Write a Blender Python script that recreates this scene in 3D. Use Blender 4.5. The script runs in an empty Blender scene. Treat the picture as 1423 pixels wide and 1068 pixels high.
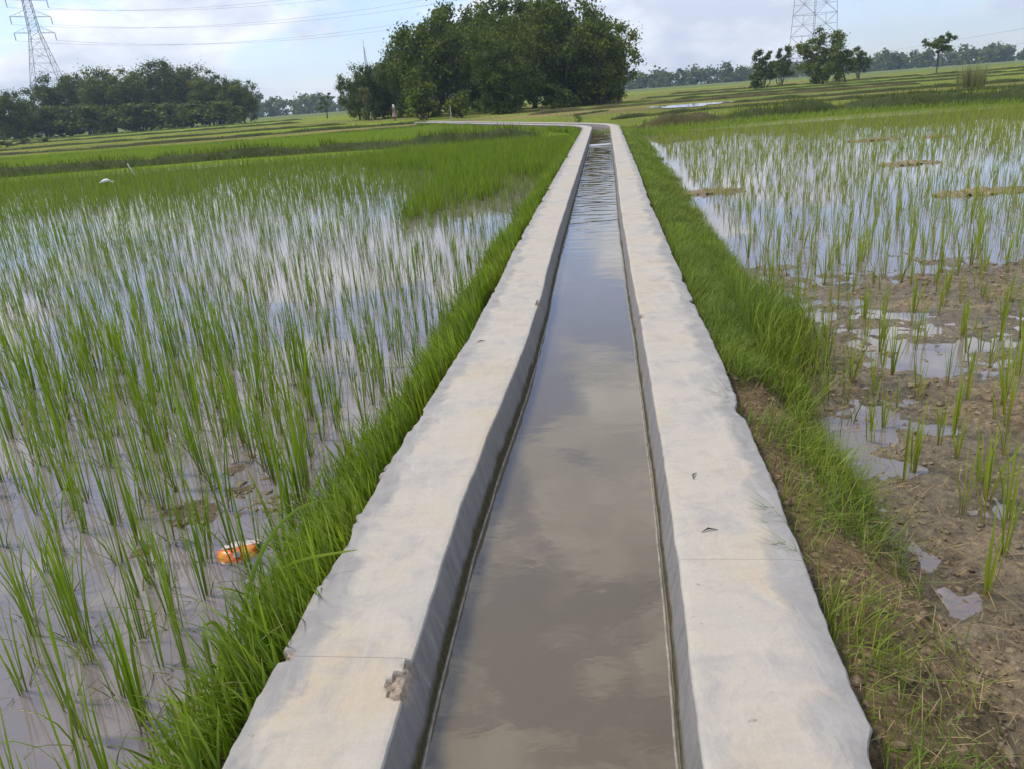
import bpy, math, random
import numpy as np
from mathutils import Matrix, Vector

# ------------------------------------------------------------------ camera
sc = bpy.context.scene
R_ = math.radians
IW, IH, FPX, CZ = 1423, 1068, 1080.0, 1.75
ROLL = math.atan(0.075)
PITCH = math.atan((534 - 134) * math.cos(ROLL) / FPX)
cf = np.array([0, math.cos(PITCH), -math.sin(PITCH)])
_r0 = np.array([1.0, 0, 0]); _u0 = np.cross(_r0, cf)
cr = math.cos(ROLL) * _r0 - math.sin(ROLL) * _u0
cu = math.sin(ROLL) * _r0 + math.cos(ROLL) * _u0
CP = np.array([0, 0, CZ])
cam_d = bpy.data.cameras.new('camera')
cam_d.sensor_width = 36; cam_d.lens = 36 * FPX / IW; cam_d.clip_start = 0.05; cam_d.clip_end = 9000
cam = bpy.data.objects.new('camera', cam_d)
sc.collection.objects.link(cam)
cam.matrix_world = Matrix(((cr[0], cu[0], -cf[0], 0), (cr[1], cu[1], -cf[1], 0), (cr[2], cu[2], -cf[2], CZ), (0, 0, 0, 1)))
sc.camera = cam
sc.render.engine = 'CYCLES'

# ------------------------------------------------------------------ sky, sun, exposure
SUN_EL, SUN_AZ = R_(60), R_(-72)          # azimuth measured from +Y (view direction) towards +X
world = bpy.data.worlds.new('World'); sc.world = world; world.use_nodes = True
wn = world.node_tree; wn.nodes.clear()
def N(nt, typ, **kw):
    n = nt.nodes.new(typ)
    for k, v in kw.items():
        if k.startswith('i_'):
            n.inputs[k[2:].replace('_', ' ')].default_value = v
        else:
            setattr(n, k, v)
    return n
def L(nt, a, b): nt.links.new(a, b)
wo = N(wn, 'ShaderNodeOutputWorld'); bg = N(wn, 'ShaderNodeBackground'); bg.inputs['Strength'].default_value = 0.092
sky = N(wn, 'ShaderNodeTexSky'); sky.sky_type = 'NISHITA'; sky.sun_disc = False
sky.sun_elevation = SUN_EL; sky.sun_rotation = SUN_AZ
sky.altitude = 50; sky.air_density = 1.0; sky.dust_density = 0.5; sky.ozone_density = 1.0
tc = N(wn, 'ShaderNodeTexCoord')
mp = N(wn, 'ShaderNodeMapping'); mp.inputs['Scale'].default_value = (1.0, 1.0, 2.3); mp.inputs['Location'].default_value = (1.3, 0.2, 0.9)
L(wn, tc.outputs['Generated'], mp.inputs['Vector'])
nz = N(wn, 'ShaderNodeTexNoise', i_Scale=4.2, i_Detail=10.0, i_Roughness=0.55, i_Distortion=0.35)
L(wn, mp.outputs['Vector'], nz.inputs['Vector'])
rmp = N(wn, 'ShaderNodeValToRGB'); rmp.color_ramp.elements[0].position = 0.475; rmp.color_ramp.elements[1].position = 0.54
sxz = N(wn, 'ShaderNodeSeparateXYZ'); L(wn, tc.outputs['Generated'], sxz.inputs[0])
mz = N(wn, 'ShaderNodeMapRange'); mz.inputs['From Min'].default_value = 0.0; mz.inputs['From Max'].default_value = 0.35; mz.inputs['To Min'].default_value = 0.012; mz.inputs['To Max'].default_value = -0.005
L(wn, sxz.outputs['Z'], mz.inputs['Value'])
nadd = N(wn, 'ShaderNodeMath', operation='ADD'); L(wn, nz.outputs['Fac'], nadd.inputs[0]); L(wn, mz.outputs['Result'], nadd.inputs[1])
L(wn, nadd.outputs[0], rmp.inputs['Fac'])
nz2 = N(wn, 'ShaderNodeTexNoise', i_Scale=7.0, i_Detail=9.0, i_Roughness=0.58)
L(wn, mp.outputs['Vector'], nz2.inputs['Vector'])
ccol = N(wn, 'ShaderNodeValToRGB')
ccol.color_ramp.elements[0].position = 0.40; ccol.color_ramp.elements[0].color = (3.9, 4.15, 4.8, 1)
ccol.color_ramp.elements[1].position = 0.62; ccol.color_ramp.elements[1].color = (6.3, 6.3, 6.45, 1)
L(wn, nz2.outputs['Fac'], ccol.inputs['Fac'])
cmul = N(wn, 'ShaderNodeMath', operation='MULTIPLY'); cmul.inputs[1].default_value = 0.92
L(wn, rmp.outputs['Color'], cmul.inputs[0])
mixw = N(wn, 'ShaderNodeMixRGB'); veil = N(wn, 'ShaderNodeMath', operation='MULTIPLY_ADD'); L(wn, cmul.outputs[0], veil.inputs[0]); veil.inputs[1].default_value = 0.8; veil.inputs[2].default_value = 0.16   # thin veil between the cumulus
L(wn, veil.outputs[0], mixw.inputs['Fac'])
tint = N(wn, 'ShaderNodeMixRGB', blend_type='MULTIPLY'); tint.inputs['Fac'].default_value = 1.0; tint.inputs['Color2'].default_value = (0.86, 0.90, 1.10, 1)
L(wn, sky.outputs['Color'], tint.inputs['Color1'])
lift = N(wn, 'ShaderNodeMapRange'); lift.inputs['From Max'].default_value = 0.45; lift.inputs['To Min'].default_value = 1.0; lift.inputs['To Max'].default_value = 1.3   # clouds overhead are better lit than those edge-on at the horizon
L(wn, sxz.outputs['Z'], lift.inputs['Value'])
cl = N(wn, 'ShaderNodeVectorMath', operation='SCALE'); L(wn, ccol.outputs['Color'], cl.inputs[0]); L(wn, lift.outputs['Result'], cl.inputs['Scale'])
L(wn, tint.outputs['Color'], mixw.inputs['Color1']); L(wn, cl.outputs['Vector'], mixw.inputs['Color2'])
L(wn, mixw.outputs['Color'], bg.inputs['Color']); L(wn, bg.outputs['Background'], wo.inputs['Surface'])

sun_d = bpy.data.lights.new('sun', 'SUN'); sun_d.energy = 1.5; sun_d.angle = R_(11); sun_d.color = (1.0, 0.92, 0.79)
sun = bpy.data.objects.new('sun', sun_d); sc.collection.objects.link(sun)
sd = Vector((math.sin(SUN_AZ) * math.cos(SUN_EL), math.cos(SUN_AZ) * math.cos(SUN_EL), math.sin(SUN_EL)))
sun.rotation_euler = sd.to_track_quat('Z', 'Y').to_euler(); sun.location = (-20, 20, 60)
vs = sc.view_settings; vs.view_transform = 'Standard'; vs.look = 'None'; vs.gamma = 1.0; vs.exposure = 1.0; vs.use_curve_mapping = False

# ------------------------------------------------------------------ helpers
rng = np.random.default_rng(11); random.seed(11)
col = sc.collection
def ray(px, py): return cf + cr * (px - IW / 2) / FPX + cu * (IH / 2 - py) / FPX
def at(px, py, z=0.0): v = ray(px, py); return CP + v * ((z - CZ) / v[2])
def atY(px, py, Y): v = ray(px, py); return CP + v * (Y / v[1])
def proj(P):
    q = np.asarray(P, float) - CP; d = q @ cf
    return IW / 2 + FPX * (q @ cr) / d, IH / 2 - FPX * (q @ cu) / d, d
def sstep(a, b, x):
    t = np.clip((np.asarray(x, float) - a) / (b - a), 0, 1); return t * t * (3 - 2 * t)
_H = np.random.default_rng(5).random((512, 512))
def vnoise(x, y):
    xi = np.floor(x).astype(int); yi = np.floor(y).astype(int); fx = x - xi; fy = y - yi
    fx = fx * fx * (3 - 2 * fx); fy = fy * fy * (3 - 2 * fy)
    a = _H[xi & 511, yi & 511]; b = _H[(xi + 1) & 511, yi & 511]; c = _H[xi & 511, (yi + 1) & 511]; d = _H[(xi + 1) & 511, (yi + 1) & 511]
    return (a * (1 - fx) + b * fx) * (1 - fy) + (c * (1 - fx) + d * fx) * fy
def fbm(x, y, o=4, g=0.5):
    x = np.asarray(x, float); y = np.asarray(y, float)
    s = 0; a = 1; t = 0
    for k in range(o):
        s = s + a * vnoise(x * 2 ** k + 17.3 * k, y * 2 ** k + 9.1 * k); t += a; a *= g
    return s / t - 0.5
def tag(o, label=None, cat=None, group=None, kind=None):
    if label: o['label'] = label
    if cat: o['category'] = cat
    if group: o['group'] = group
    if kind: o['kind'] = kind
    return o
def mesh_np(name, V, Fq, mat=None, smooth=False, attrs=None):
    """V (n,3); Fq (m,k) face array of equal arity, or a list of such arrays"""
    me = bpy.data.meshes.new(name)
    V = np.ascontiguousarray(V, np.float32)
    Fl = Fq if isinstance(Fq, list) else [Fq]
    idx = np.concatenate([f.ravel() for f in Fl]).astype(np.int32)
    cnt = np.concatenate([np.full(len(f), f.shape[1]) for f in Fl]).astype(np.int32)
    st = np.concatenate([[0], np.cumsum(cnt)[:-1]]).astype(np.int32)
    me.vertices.add(len(V)); me.vertices.foreach_set('co', V.ravel())
    me.loops.add(len(idx)); me.loops.foreach_set('vertex_index', idx)
    me.polygons.add(len(cnt)); me.polygons.foreach_set('loop_start', st)
    me.update(calc_edges=True); me.validate()
    if smooth: me.polygons.foreach_set('use_smooth', np.ones(len(me.polygons), bool))
    for k, (typ, a) in (attrs or {}).items():
        at_ = me.attributes.new(k, typ, 'POINT')
        if typ == 'FLOAT': at_.data.foreach_set('value', np.ascontiguousarray(a, np.float32))
        else: at_.data.foreach_set('color', np.ascontiguousarray(a, np.float32).ravel())
    if mat: me.materials.append(mat)
    return me
def link(name, me, parent=None, loc=None):
    o = bpy.data.objects.new(name, me); col.objects.link(o)
    if parent: o.parent = parent
    if loc is not None: o.location = loc
    return o
def empty(name, loc=(0, 0, 0), rz=0):
    o = bpy.data.objects.new(name, None); col.objects.link(o); o.location = loc; o.rotation_euler[2] = rz; o.empty_display_size = 0.2
    return o
def grid_faces(nr, nc):
    i = np.arange(nr - 1)[:, None] * nc + np.arange(nc - 1)[None, :]
    i = i.ravel()
    return np.stack([i, i + 1, i + nc + 1, i + nc], 1)
class MB:
    def __init__(s): s.v = []; s.f = []; s.n = 0
    def add(s, V, F):
        s.v.append(np.asarray(V, float)); s.f += [tuple(int(i) + s.n for i in f) for f in F]; s.n += len(V)
    def tube(s, pts, rad, k=6, caps=True):
        pts = [np.asarray(p, float) for p in pts]; n = len(pts)
        rad = [rad] * n if np.isscalar(rad) else rad
        V = []
        ref = None
        for i in range(n):
            d = pts[min(i + 1, n - 1)] - pts[max(i - 1, 0)]; d = d / (np.linalg.norm(d) + 1e-9)
            if ref is None: ref = np.array([0, 0, 1.0]) if abs(d[2]) < 0.9 else np.array([1.0, 0, 0])
            a = np.cross(d, ref); a /= np.linalg.norm(a) + 1e-9; b = np.cross(d, a); ref = -np.cross(d, a) if False else ref
            for j in range(k):
                t = 2 * math.pi * j / k; V.append(pts[i] + rad[i] * (math.cos(t) * a + math.sin(t) * b))
        F = [(i * k + j, i * k + (j + 1) % k, (i + 1) * k + (j + 1) % k, (i + 1) * k + j) for i in range(n - 1) for j in range(k)]
        if caps: F += [tuple(range(k))[::-1], tuple((n - 1) * k + j for j in range(k))]
        s.add(V, F)
    def build(s, name, mat, parent=None, smooth=False):
        me = bpy.data.meshes.new(name); me.from_pydata(np.concatenate(s.v).tolist(), [], s.f); me.update()
        if smooth: me.polygons.foreach_set('use_smooth', np.ones(len(me.polygons), bool))
        me.materials.append(mat)
        return link(name, me, parent)

# ------------------------------------------------------------------ materials
def mat(name):
    m = bpy.data.materials.new(name); m.use_nodes = True; nt = m.node_tree
    return m, nt, nt.nodes['Principled BSDF'], nt.nodes['Material Output']
def ramp(nt, fac, stops):
    r = N(nt, 'ShaderNodeValToRGB'); el = r.color_ramp.elements
    while len(el) < len(stops): el.new(0.5)
    for e, (p, c) in zip(el, stops): e.position = p; e.color = (*c, 1) if len(c) == 3 else c
    L(nt, fac, r.inputs['Fac']); return r.outputs['Color']
def noise(nt, scale, detail=4, rough=0.55, vec=None, dist=0.0):
    n = N(nt, 'ShaderNodeTexNoise', i_Scale=scale, i_Detail=float(detail), i_Roughness=rough, i_Distortion=dist)
    if vec is not None: L(nt, vec, n.inputs['Vector'])
    return n.outputs['Fac']
def mixc(nt, fac, a, b, mode='MIX'):
    m = N(nt, 'ShaderNodeMixRGB', blend_type=mode)
    for s, v in (('Fac', fac), ('Color1', a), ('Color2', b)):
        if hasattr(v, 'node'): L(nt, v, m.inputs[s])
        else: m.inputs[s].default_value = v if not isinstance(v, tuple) else ((*v, 1) if len(v) == 3 else v)
    return m.outputs['Color']
def mth(nt, op, a, b=None, clamp=False):
    m = N(nt, 'ShaderNodeMath', operation=op); m.use_clamp = clamp
    for i, v in enumerate((a, b)):
        if v is None: continue
        if hasattr(v, 'node'): L(nt, v, m.inputs[i])
        else: m.inputs[i].default_value = v
    return m.outputs[0]
def bump(nt, h, strength=0.5, dist=0.02, nrm=None):
    b = N(nt, 'ShaderNodeBump', i_Strength=strength, i_Distance=dist); L(nt, h, b.inputs['Height'])
    if nrm is not None: L(nt, nrm, b.inputs['Normal'])
    return b.outputs['Normal']
def pos(nt): return N(nt, 'ShaderNodeNewGeometry').outputs['Position']
def attr(nt, name): return N(nt, 'ShaderNodeAttribute', attribute_name=name)
def scaled(nt, v, s):
    m = N(nt, 'ShaderNodeMapping'); m.inputs['Scale'].default_value = s; L(nt, v, m.inputs['Vector']); return m.outputs['Vector']

def blade_mat(name, stops, trans=0.35, rough=0.45, var=0.5, patch=None):
    """leaf blade: colour runs along the blade (attribute t) and varies blade by blade"""
    m, nt, p, out = mat(name)
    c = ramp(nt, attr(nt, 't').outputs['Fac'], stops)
    ri = N(nt, 'ShaderNodeNewGeometry').outputs['Random Per Island']
    v = ramp(nt, ri, [(0, (1 - var, 1 - var, 1 - var)), (0.5, (1, 1, 1)), (1, (1 + var, 1 + var * 0.8, 1 + var * 0.4))])
    c = mixc(nt, 1.0, c, v, 'MULTIPLY')
    c = mixc(nt, ramp(nt, ri, [(0.0, (0.8, 0.8, 0.8)), (0.035, (0.8, 0.8, 0.8)), (0.045, (0, 0, 0)), (1.0, (0, 0, 0))]), c, (0.34, 0.28, 0.12))
    if patch:
        n = noise(nt, patch[0], 3, 0.5, pos(nt)); c = mixc(nt, ramp(nt, n, [(0.4, (0, 0, 0)), (0.62, (1, 1, 1))]), c, mixc(nt, 1.0, c, patch[1], 'MULTIPLY'))
    L(nt, c, p.inputs['Base Color']); p.inputs['Roughness'].default_value = rough; p.inputs['Specular IOR Level'].default_value = 0.2
    tr = N(nt, 'ShaderNodeBsdfTranslucent'); L(nt, mixc(nt, 1.0, c, (1.15, 1.2, 0.55), 'MULTIPLY'), tr.inputs['Color'])
    mx = N(nt, 'ShaderNodeMixShader'); mx.inputs['Fac'].default_value = trans
    L(nt, p.outputs[0], mx.inputs[1]); L(nt, tr.outputs[0], mx.inputs[2]); L(nt, mx.outputs[0], out.inputs['Surface'])
    return m
def flat_mat(name, c, rough=0.7, sc_=0, amt=0.25, metal=0.0):
    m, nt, p, out = mat(name)
    if sc_:
        n = noise(nt, sc_, 5, 0.6, pos(nt))
        cc = ramp(nt, n, [(0.3, tuple(x * (1 - amt) for x in c)), (0.7, tuple(x * (1 + amt) for x in c))]); L(nt, cc, p.inputs['Base Color'])
    else: p.inputs['Base Color'].default_value = (*c, 1)
    p.inputs['Roughness'].default_value = rough; p.inputs['Metallic'].default_value = metal
    return m
M = {}
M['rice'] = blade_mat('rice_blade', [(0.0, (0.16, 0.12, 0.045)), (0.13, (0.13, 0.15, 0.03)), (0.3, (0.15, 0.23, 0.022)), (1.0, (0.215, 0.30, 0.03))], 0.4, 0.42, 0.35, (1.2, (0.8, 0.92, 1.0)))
M['rice_light'] = blade_mat('pale_rice_blade', [(0.0, (0.17, 0.13, 0.05)), (0.2, (0.23, 0.27, 0.035)), (1.0, (0.265, 0.345, 0.04))], 0.42, 0.45, 0.35)
M['rice_far'] = blade_mat('young_rice_blade', [(0.0, (0.17, 0.25, 0.035)), (1.0, (0.26, 0.36, 0.045))], 0.4, 0.5, 0.22)
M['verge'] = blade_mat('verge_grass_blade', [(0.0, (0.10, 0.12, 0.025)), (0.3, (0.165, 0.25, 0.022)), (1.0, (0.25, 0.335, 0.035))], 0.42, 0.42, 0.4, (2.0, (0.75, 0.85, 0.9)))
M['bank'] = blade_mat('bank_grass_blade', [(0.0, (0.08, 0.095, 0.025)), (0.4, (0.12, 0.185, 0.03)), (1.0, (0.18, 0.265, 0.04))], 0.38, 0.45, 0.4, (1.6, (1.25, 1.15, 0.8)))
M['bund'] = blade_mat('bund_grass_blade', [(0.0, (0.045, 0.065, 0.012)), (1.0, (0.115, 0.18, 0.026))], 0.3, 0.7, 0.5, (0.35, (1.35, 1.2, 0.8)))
M['field_grass'] = blade_mat('field_grass_blade', [(0.0, (0.18, 0.205, 0.05)), (1.0, (0.25, 0.295, 0.07))], 0.3, 0.6, 0.4, (0.08, (1.35, 1.05, 0.85)))
M['straw'] = blade_mat('dry_straw', [(0.0, (0.28, 0.21, 0.10)), (1.0, (0.36, 0.28, 0.15))], 0.15, 0.6, 0.4)
M['reed'] = blade_mat('dry_reed_blade', [(0.0, (0.14, 0.15, 0.06)), (1.0, (0.28, 0.27, 0.16))], 0.3, 0.6, 0.3)

# concrete: cream washed top, grey where the wash is worn off at the outer edge, bare grey plaster inside
def concrete():
    m, nt, p, out = mat('cream_washed_concrete')
    P = pos(nt); u = attr(nt, 'u').outputs['Fac']; face = attr(nt, 'face').outputs['Fac']; chip = attr(nt, 'chip').outputs['Fac']
    n1 = noise(nt, 1.6, 6, 0.6, P, 0.4); n2 = noise(nt, 7.0, 8, 0.65, P, 0.6); n3 = noise(nt, 60.0, 4, 0.6, P)
    cream = ramp(nt, n1, [(0.30, (0.315, 0.293, 0.255)), (0.40, (0.405, 0.375, 0.32)), (0.50, (0.435, 0.392, 0.318)), (0.68, (0.435, 0.365, 0.265))])
    cream = mixc(nt, mth(nt, 'MULTIPLY', ramp(nt, n2, [(0.48, (0, 0, 0)), (0.68, (1, 1, 1))]), 0.6), cream, (0.29, 0.28, 0.27))
    # worn grey at the outer margin, ragged by noise
    e = mth(nt, 'ADD', u, mth(nt, 'MULTIPLY', mth(nt, 'SUBTRACT', noise(nt, 3.0, 7, 0.65, P, 0.8), 0.5), 0.95))
    worn = ramp(nt, e, [(0.70, (0, 0, 0)), (0.84, (1, 1, 1))])
    top = mixc(nt, mth(nt, 'MULTIPLY', worn, 0.95), cream, ramp(nt, n2, [(0.3, (0.215, 0.207, 0.195)), (0.7, (0.335, 0.32, 0.295))]))
    spots = ramp(nt, noise(nt, 26.0, 3, 0.5, P), [(0.73, (0, 0, 0)), (0.77, (1, 1, 1))])
    top = mixc(nt, mth(nt, 'MULTIPLY', spots, 0.55), top, (0.18, 0.15, 0.11))
    scr = noise(nt, 9.0, 5, 0.65, scaled(nt, P, (3.0, 0.35, 2.0)), 0.6)
    top = mixc(nt, mth(nt, 'MULTIPLY', ramp(nt, scr, [(0.52, (0, 0, 0)), (0.66, (1, 1, 1))]), 0.22), top, (0.49, 0.46, 0.41))
    brush = noise(nt, 6.0, 6, 0.7, scaled(nt, P, (0.5, 7.0, 1.0)), 0.3)
    top = mixc(nt, mth(nt, 'MULTIPLY', ramp(nt, brush, [(0.48, (0, 0, 0)), (0.68, (1, 1, 1))]), 0.16), top, (0.27, 0.245, 0.205))
    # inner face
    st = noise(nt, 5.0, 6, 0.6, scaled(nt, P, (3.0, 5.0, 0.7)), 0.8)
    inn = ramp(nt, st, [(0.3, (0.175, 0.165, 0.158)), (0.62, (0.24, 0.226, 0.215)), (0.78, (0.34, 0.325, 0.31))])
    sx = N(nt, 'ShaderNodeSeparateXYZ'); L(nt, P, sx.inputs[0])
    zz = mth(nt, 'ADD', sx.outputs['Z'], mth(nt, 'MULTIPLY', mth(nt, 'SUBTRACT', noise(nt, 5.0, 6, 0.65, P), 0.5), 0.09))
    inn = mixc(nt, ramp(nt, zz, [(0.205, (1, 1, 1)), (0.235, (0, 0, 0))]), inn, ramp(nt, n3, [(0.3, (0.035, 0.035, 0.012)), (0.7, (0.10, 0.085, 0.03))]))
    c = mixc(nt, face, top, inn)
    rubble = ramp(nt, noise(nt, 55.0, 5, 0.7, P), [(0.35, (0.20, 0.15, 0.105)), (0.55, (0.36, 0.29, 0.21)), (0.7, (0.44, 0.37, 0.28))])
    c = mixc(nt, chip, c, rubble)
    L(nt, c, p.inputs['Base Color']); p.inputs['Roughness'].default_value = 0.8; p.inputs['Specular IOR Level'].default_value = 0.3
    h = mth(nt, 'ADD', mth(nt, 'MULTIPLY', n2, 0.6), mth(nt, 'MULTIPLY', n3, 0.4))
    L(nt, bump(nt, h, 0.5, 0.016), p.inputs['Normal'])
    return m
M['concrete'] = concrete()

def water(name, c1, c2, ripple, rscale, stretch, rough=0.02, ior=1.42):
    m, nt, p, out = mat(name); P = pos(nt)
    c = ramp(nt, noise(nt, 0.9, 4, 0.55, P, 0.5), [(0.3, c1), (0.7, c2)])
    L(nt, c, p.inputs['Base Color']); p.inputs['Roughness'].default_value = rough; p.inputs['IOR'].default_value = ior
    p.inputs['Specular IOR Level'].default_value = 0.5
    a = noise(nt, rscale, 3, 0.5, scaled(nt, P, stretch), 0.3)
    b = noise(nt, rscale * 0.28, 2, 0.5, scaled(nt, P, stretch), 0.2)
    h = mth(nt, 'ADD', mth(nt, 'MULTIPLY', a, 0.35), b)
    L(nt, bump(nt, h, ripple, 0.05), p.inputs['Normal'])
    return m
M['water_channel'] = water('muddy_channel_water', (0.112, 0.088, 0.045), (0.13, 0.102, 0.054), 0.03, 9.0, (0.8, 1.2, 1), 0.012, 1.72)
M['water_paddy'] = water('muddy_paddy_water', (0.17, 0.145, 0.13), (0.20, 0.17, 0.155), 0.025, 3.0, (1, 1, 1), 0.02, 1.66)
M['foam'] = flat_mat('water_foam', (0.4, 0.42, 0.42), 0.4, 20, 0.3)
M['highlight'] = flat_mat('pale_highlight', (0.24, 0.215, 0.165), 0.6, 30, 0.4)  # pale colour stands in for light caught at the waterline meniscus

def ground_mat():
    m, nt, p, out = mat('field_soil')
    P = pos(nt); C = attr(nt, 'Col').outputs['Color']; wet = attr(nt, 'wet').outputs['Fac']; far = attr(nt, 'far').outputs['Fac']
    n1 = noise(nt, 2.2, 8, 0.65, P, 0.3); n2 = noise(nt, 22.0, 6, 0.68, P, 0.3); n3 = noise(nt, 0.12, 6, 0.6, P, 0.4)
    nd = mixc(nt, far, ramp(nt, n1, [(0.3, (0.7, 0.7, 0.7)), (0.7, (1.25, 1.22, 1.15))]), ramp(nt, n3, [(0.3, (0.75, 0.8, 0.75)), (0.7, (1.25, 1.15, 1.05))]))
    c = mixc(nt, 1.0, C, nd, 'MULTIPLY')
    c = mixc(nt, 1.0, c, ramp(nt, n2, [(0.30, (0.42, 0.40, 0.37)), (0.5, (1, 1, 1)), (0.68, (1.3, 1.28, 1.2))]), 'MULTIPLY')
    L(nt, c, p.inputs['Base Color']); L(nt, mth(nt, 'MULTIPLY', wet, 0.45), p.inputs['Specular IOR Level'])
    L(nt, mth(nt, 'SUBTRACT', 0.95, mth(nt, 'MULTIPLY', wet, 0.72)), p.inputs['Roughness'])
    vor = N(nt, 'ShaderNodeTexVoronoi', i_Scale=14.0); L(nt, P, vor.inputs['Vector'])
    h = mth(nt, 'ADD', mth(nt, 'MULTIPLY', n2, 1.0), mth(nt, 'MULTIPLY', vor.outputs['Distance'], 0.35))
    L(nt, bump(nt, h, 1.0, 0.09), p.inputs['Normal'])
    return m
M['ground'] = ground_mat()
def soil_mat(name, c):
    m, nt, p, out = mat(name); P = pos(nt)
    n2 = noise(nt, 18.0, 6, 0.68, P); n1 = noise(nt, 1.5, 5, 0.6, P)
    cc = mixc(nt, 1.0, ramp(nt, n1, [(0.3, tuple(x * 0.75 for x in c)), (0.7, tuple(x * 1.2 for x in c))]), ramp(nt, n2, [(0.3, (0.6, 0.6, 0.6)), (0.6, (1.1, 1.1, 1.1))]), 'MULTIPLY')
    L(nt, cc, p.inputs['Base Color']); p.inputs['Roughness'].default_value = 0.85; p.inputs['Specular IOR Level'].default_value = 0.08
    L(nt, bump(nt, n2, 0.7, 0.03), p.inputs['Normal']); return m
M['clod'] = soil_mat('mud_clod', (0.27, 0.212, 0.135)); M['crumb'] = soil_mat('dry_soil_crumb', (0.25, 0.185, 0.11))
M['bund_soil'] = soil_mat('bund_soil', (0.095, 0.085, 0.036))
M['steel'] = flat_mat('galvanised_steel', (0.22, 0.24, 0.27), 0.55, 0, 0, 0.3)
M['wire'] = flat_mat('aluminium_conductor', (0.16, 0.17, 0.19), 0.6)
M['glassy'] = flat_mat('porcelain_insulator', (0.12, 0.09, 0.08), 0.3)
M['bark'] = flat_mat('bark', (0.075, 0.06, 0.045), 0.9, 6, 0.4)
def leaf_mat(name, c, c2):
    m, nt, p, out = mat(name)
    ri = N(nt, 'ShaderNodeNewGeometry').outputs['Random Per Island']; oi = N(nt, 'ShaderNodeObjectInfo').outputs['Random']
    cc = ramp(nt, ri, [(0, tuple(x * 0.6 for x in c)), (0.6, c), (1, c2)])
    n = noise(nt, 0.35, 3, 0.5, pos(nt))
    cc = mixc(nt, ramp(nt, n, [(0.42, (0, 0, 0)), (0.62, (1, 1, 1))]), cc, mixc(nt, 1.0, cc, (1.5, 1.25, 0.9), 'MULTIPLY'))
    cc = mixc(nt, 1.0, cc, ramp(nt, oi, [(0, (0.8, 0.88, 0.9)), (0.5, (1, 1, 1)), (1, (1.25, 1.15, 0.95))]), 'MULTIPLY')
    L(nt, cc, p.inputs['Base Color']); p.inputs['Roughness'].default_value = 0.6; p.inputs['Specular IOR Level'].default_value = 0.1
    tr = N(nt, 'ShaderNodeBsdfTranslucent'); L(nt, mixc(nt, 1.0, cc, (1.1, 1.2, 0.5), 'MULTIPLY'), tr.inputs['Color'])
    mx = N(nt, 'ShaderNodeMixShader'); mx.inputs['Fac'].default_value = 0.3
    L(nt, p.outputs[0], mx.inputs[1]); L(nt, tr.outputs[0], mx.inputs[2]); L(nt, mx.outputs[0], out.inputs['Surface'])
    return m
M['leaf'] = leaf_mat('dark_leaf', (0.085, 0.125, 0.026), (0.15, 0.19, 0.036))
M['leaf_mid'] = leaf_mat('mid_leaf', (0.085, 0.125, 0.026), (0.145, 0.185, 0.038))
M['leaf_yellow'] = leaf_mat('yellow_leaf', (0.10, 0.13, 0.025), (0.14, 0.16, 0.035))
M['leaf_pale'] = leaf_mat('pale_leaf', (0.11, 0.14, 0.085), (0.16, 0.19, 0.12))

# ------------------------------------------------------------------ channel path
T_TOP, Z_W = 0.36, 0.18            # wall top and channel water level
_yy = np.linspace(-60, 2500, 51201)
_sl = 0.138 + (-0.33 - 0.138) * sstep(31.5, 38.0, _yy)
_sl = np.where((_yy > 66), 0, _sl); _sl = np.where(_yy < -20, 0, _sl)
_xx = np.cumsum(_sl) * (_yy[1] - _yy[0]); _xx += -0.18 - np.interp(0, _yy, _xx)
def xc(y): return np.interp(y, _yy, _xx)
def slope(y): return np.interp(y, _yy, _sl)

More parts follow.
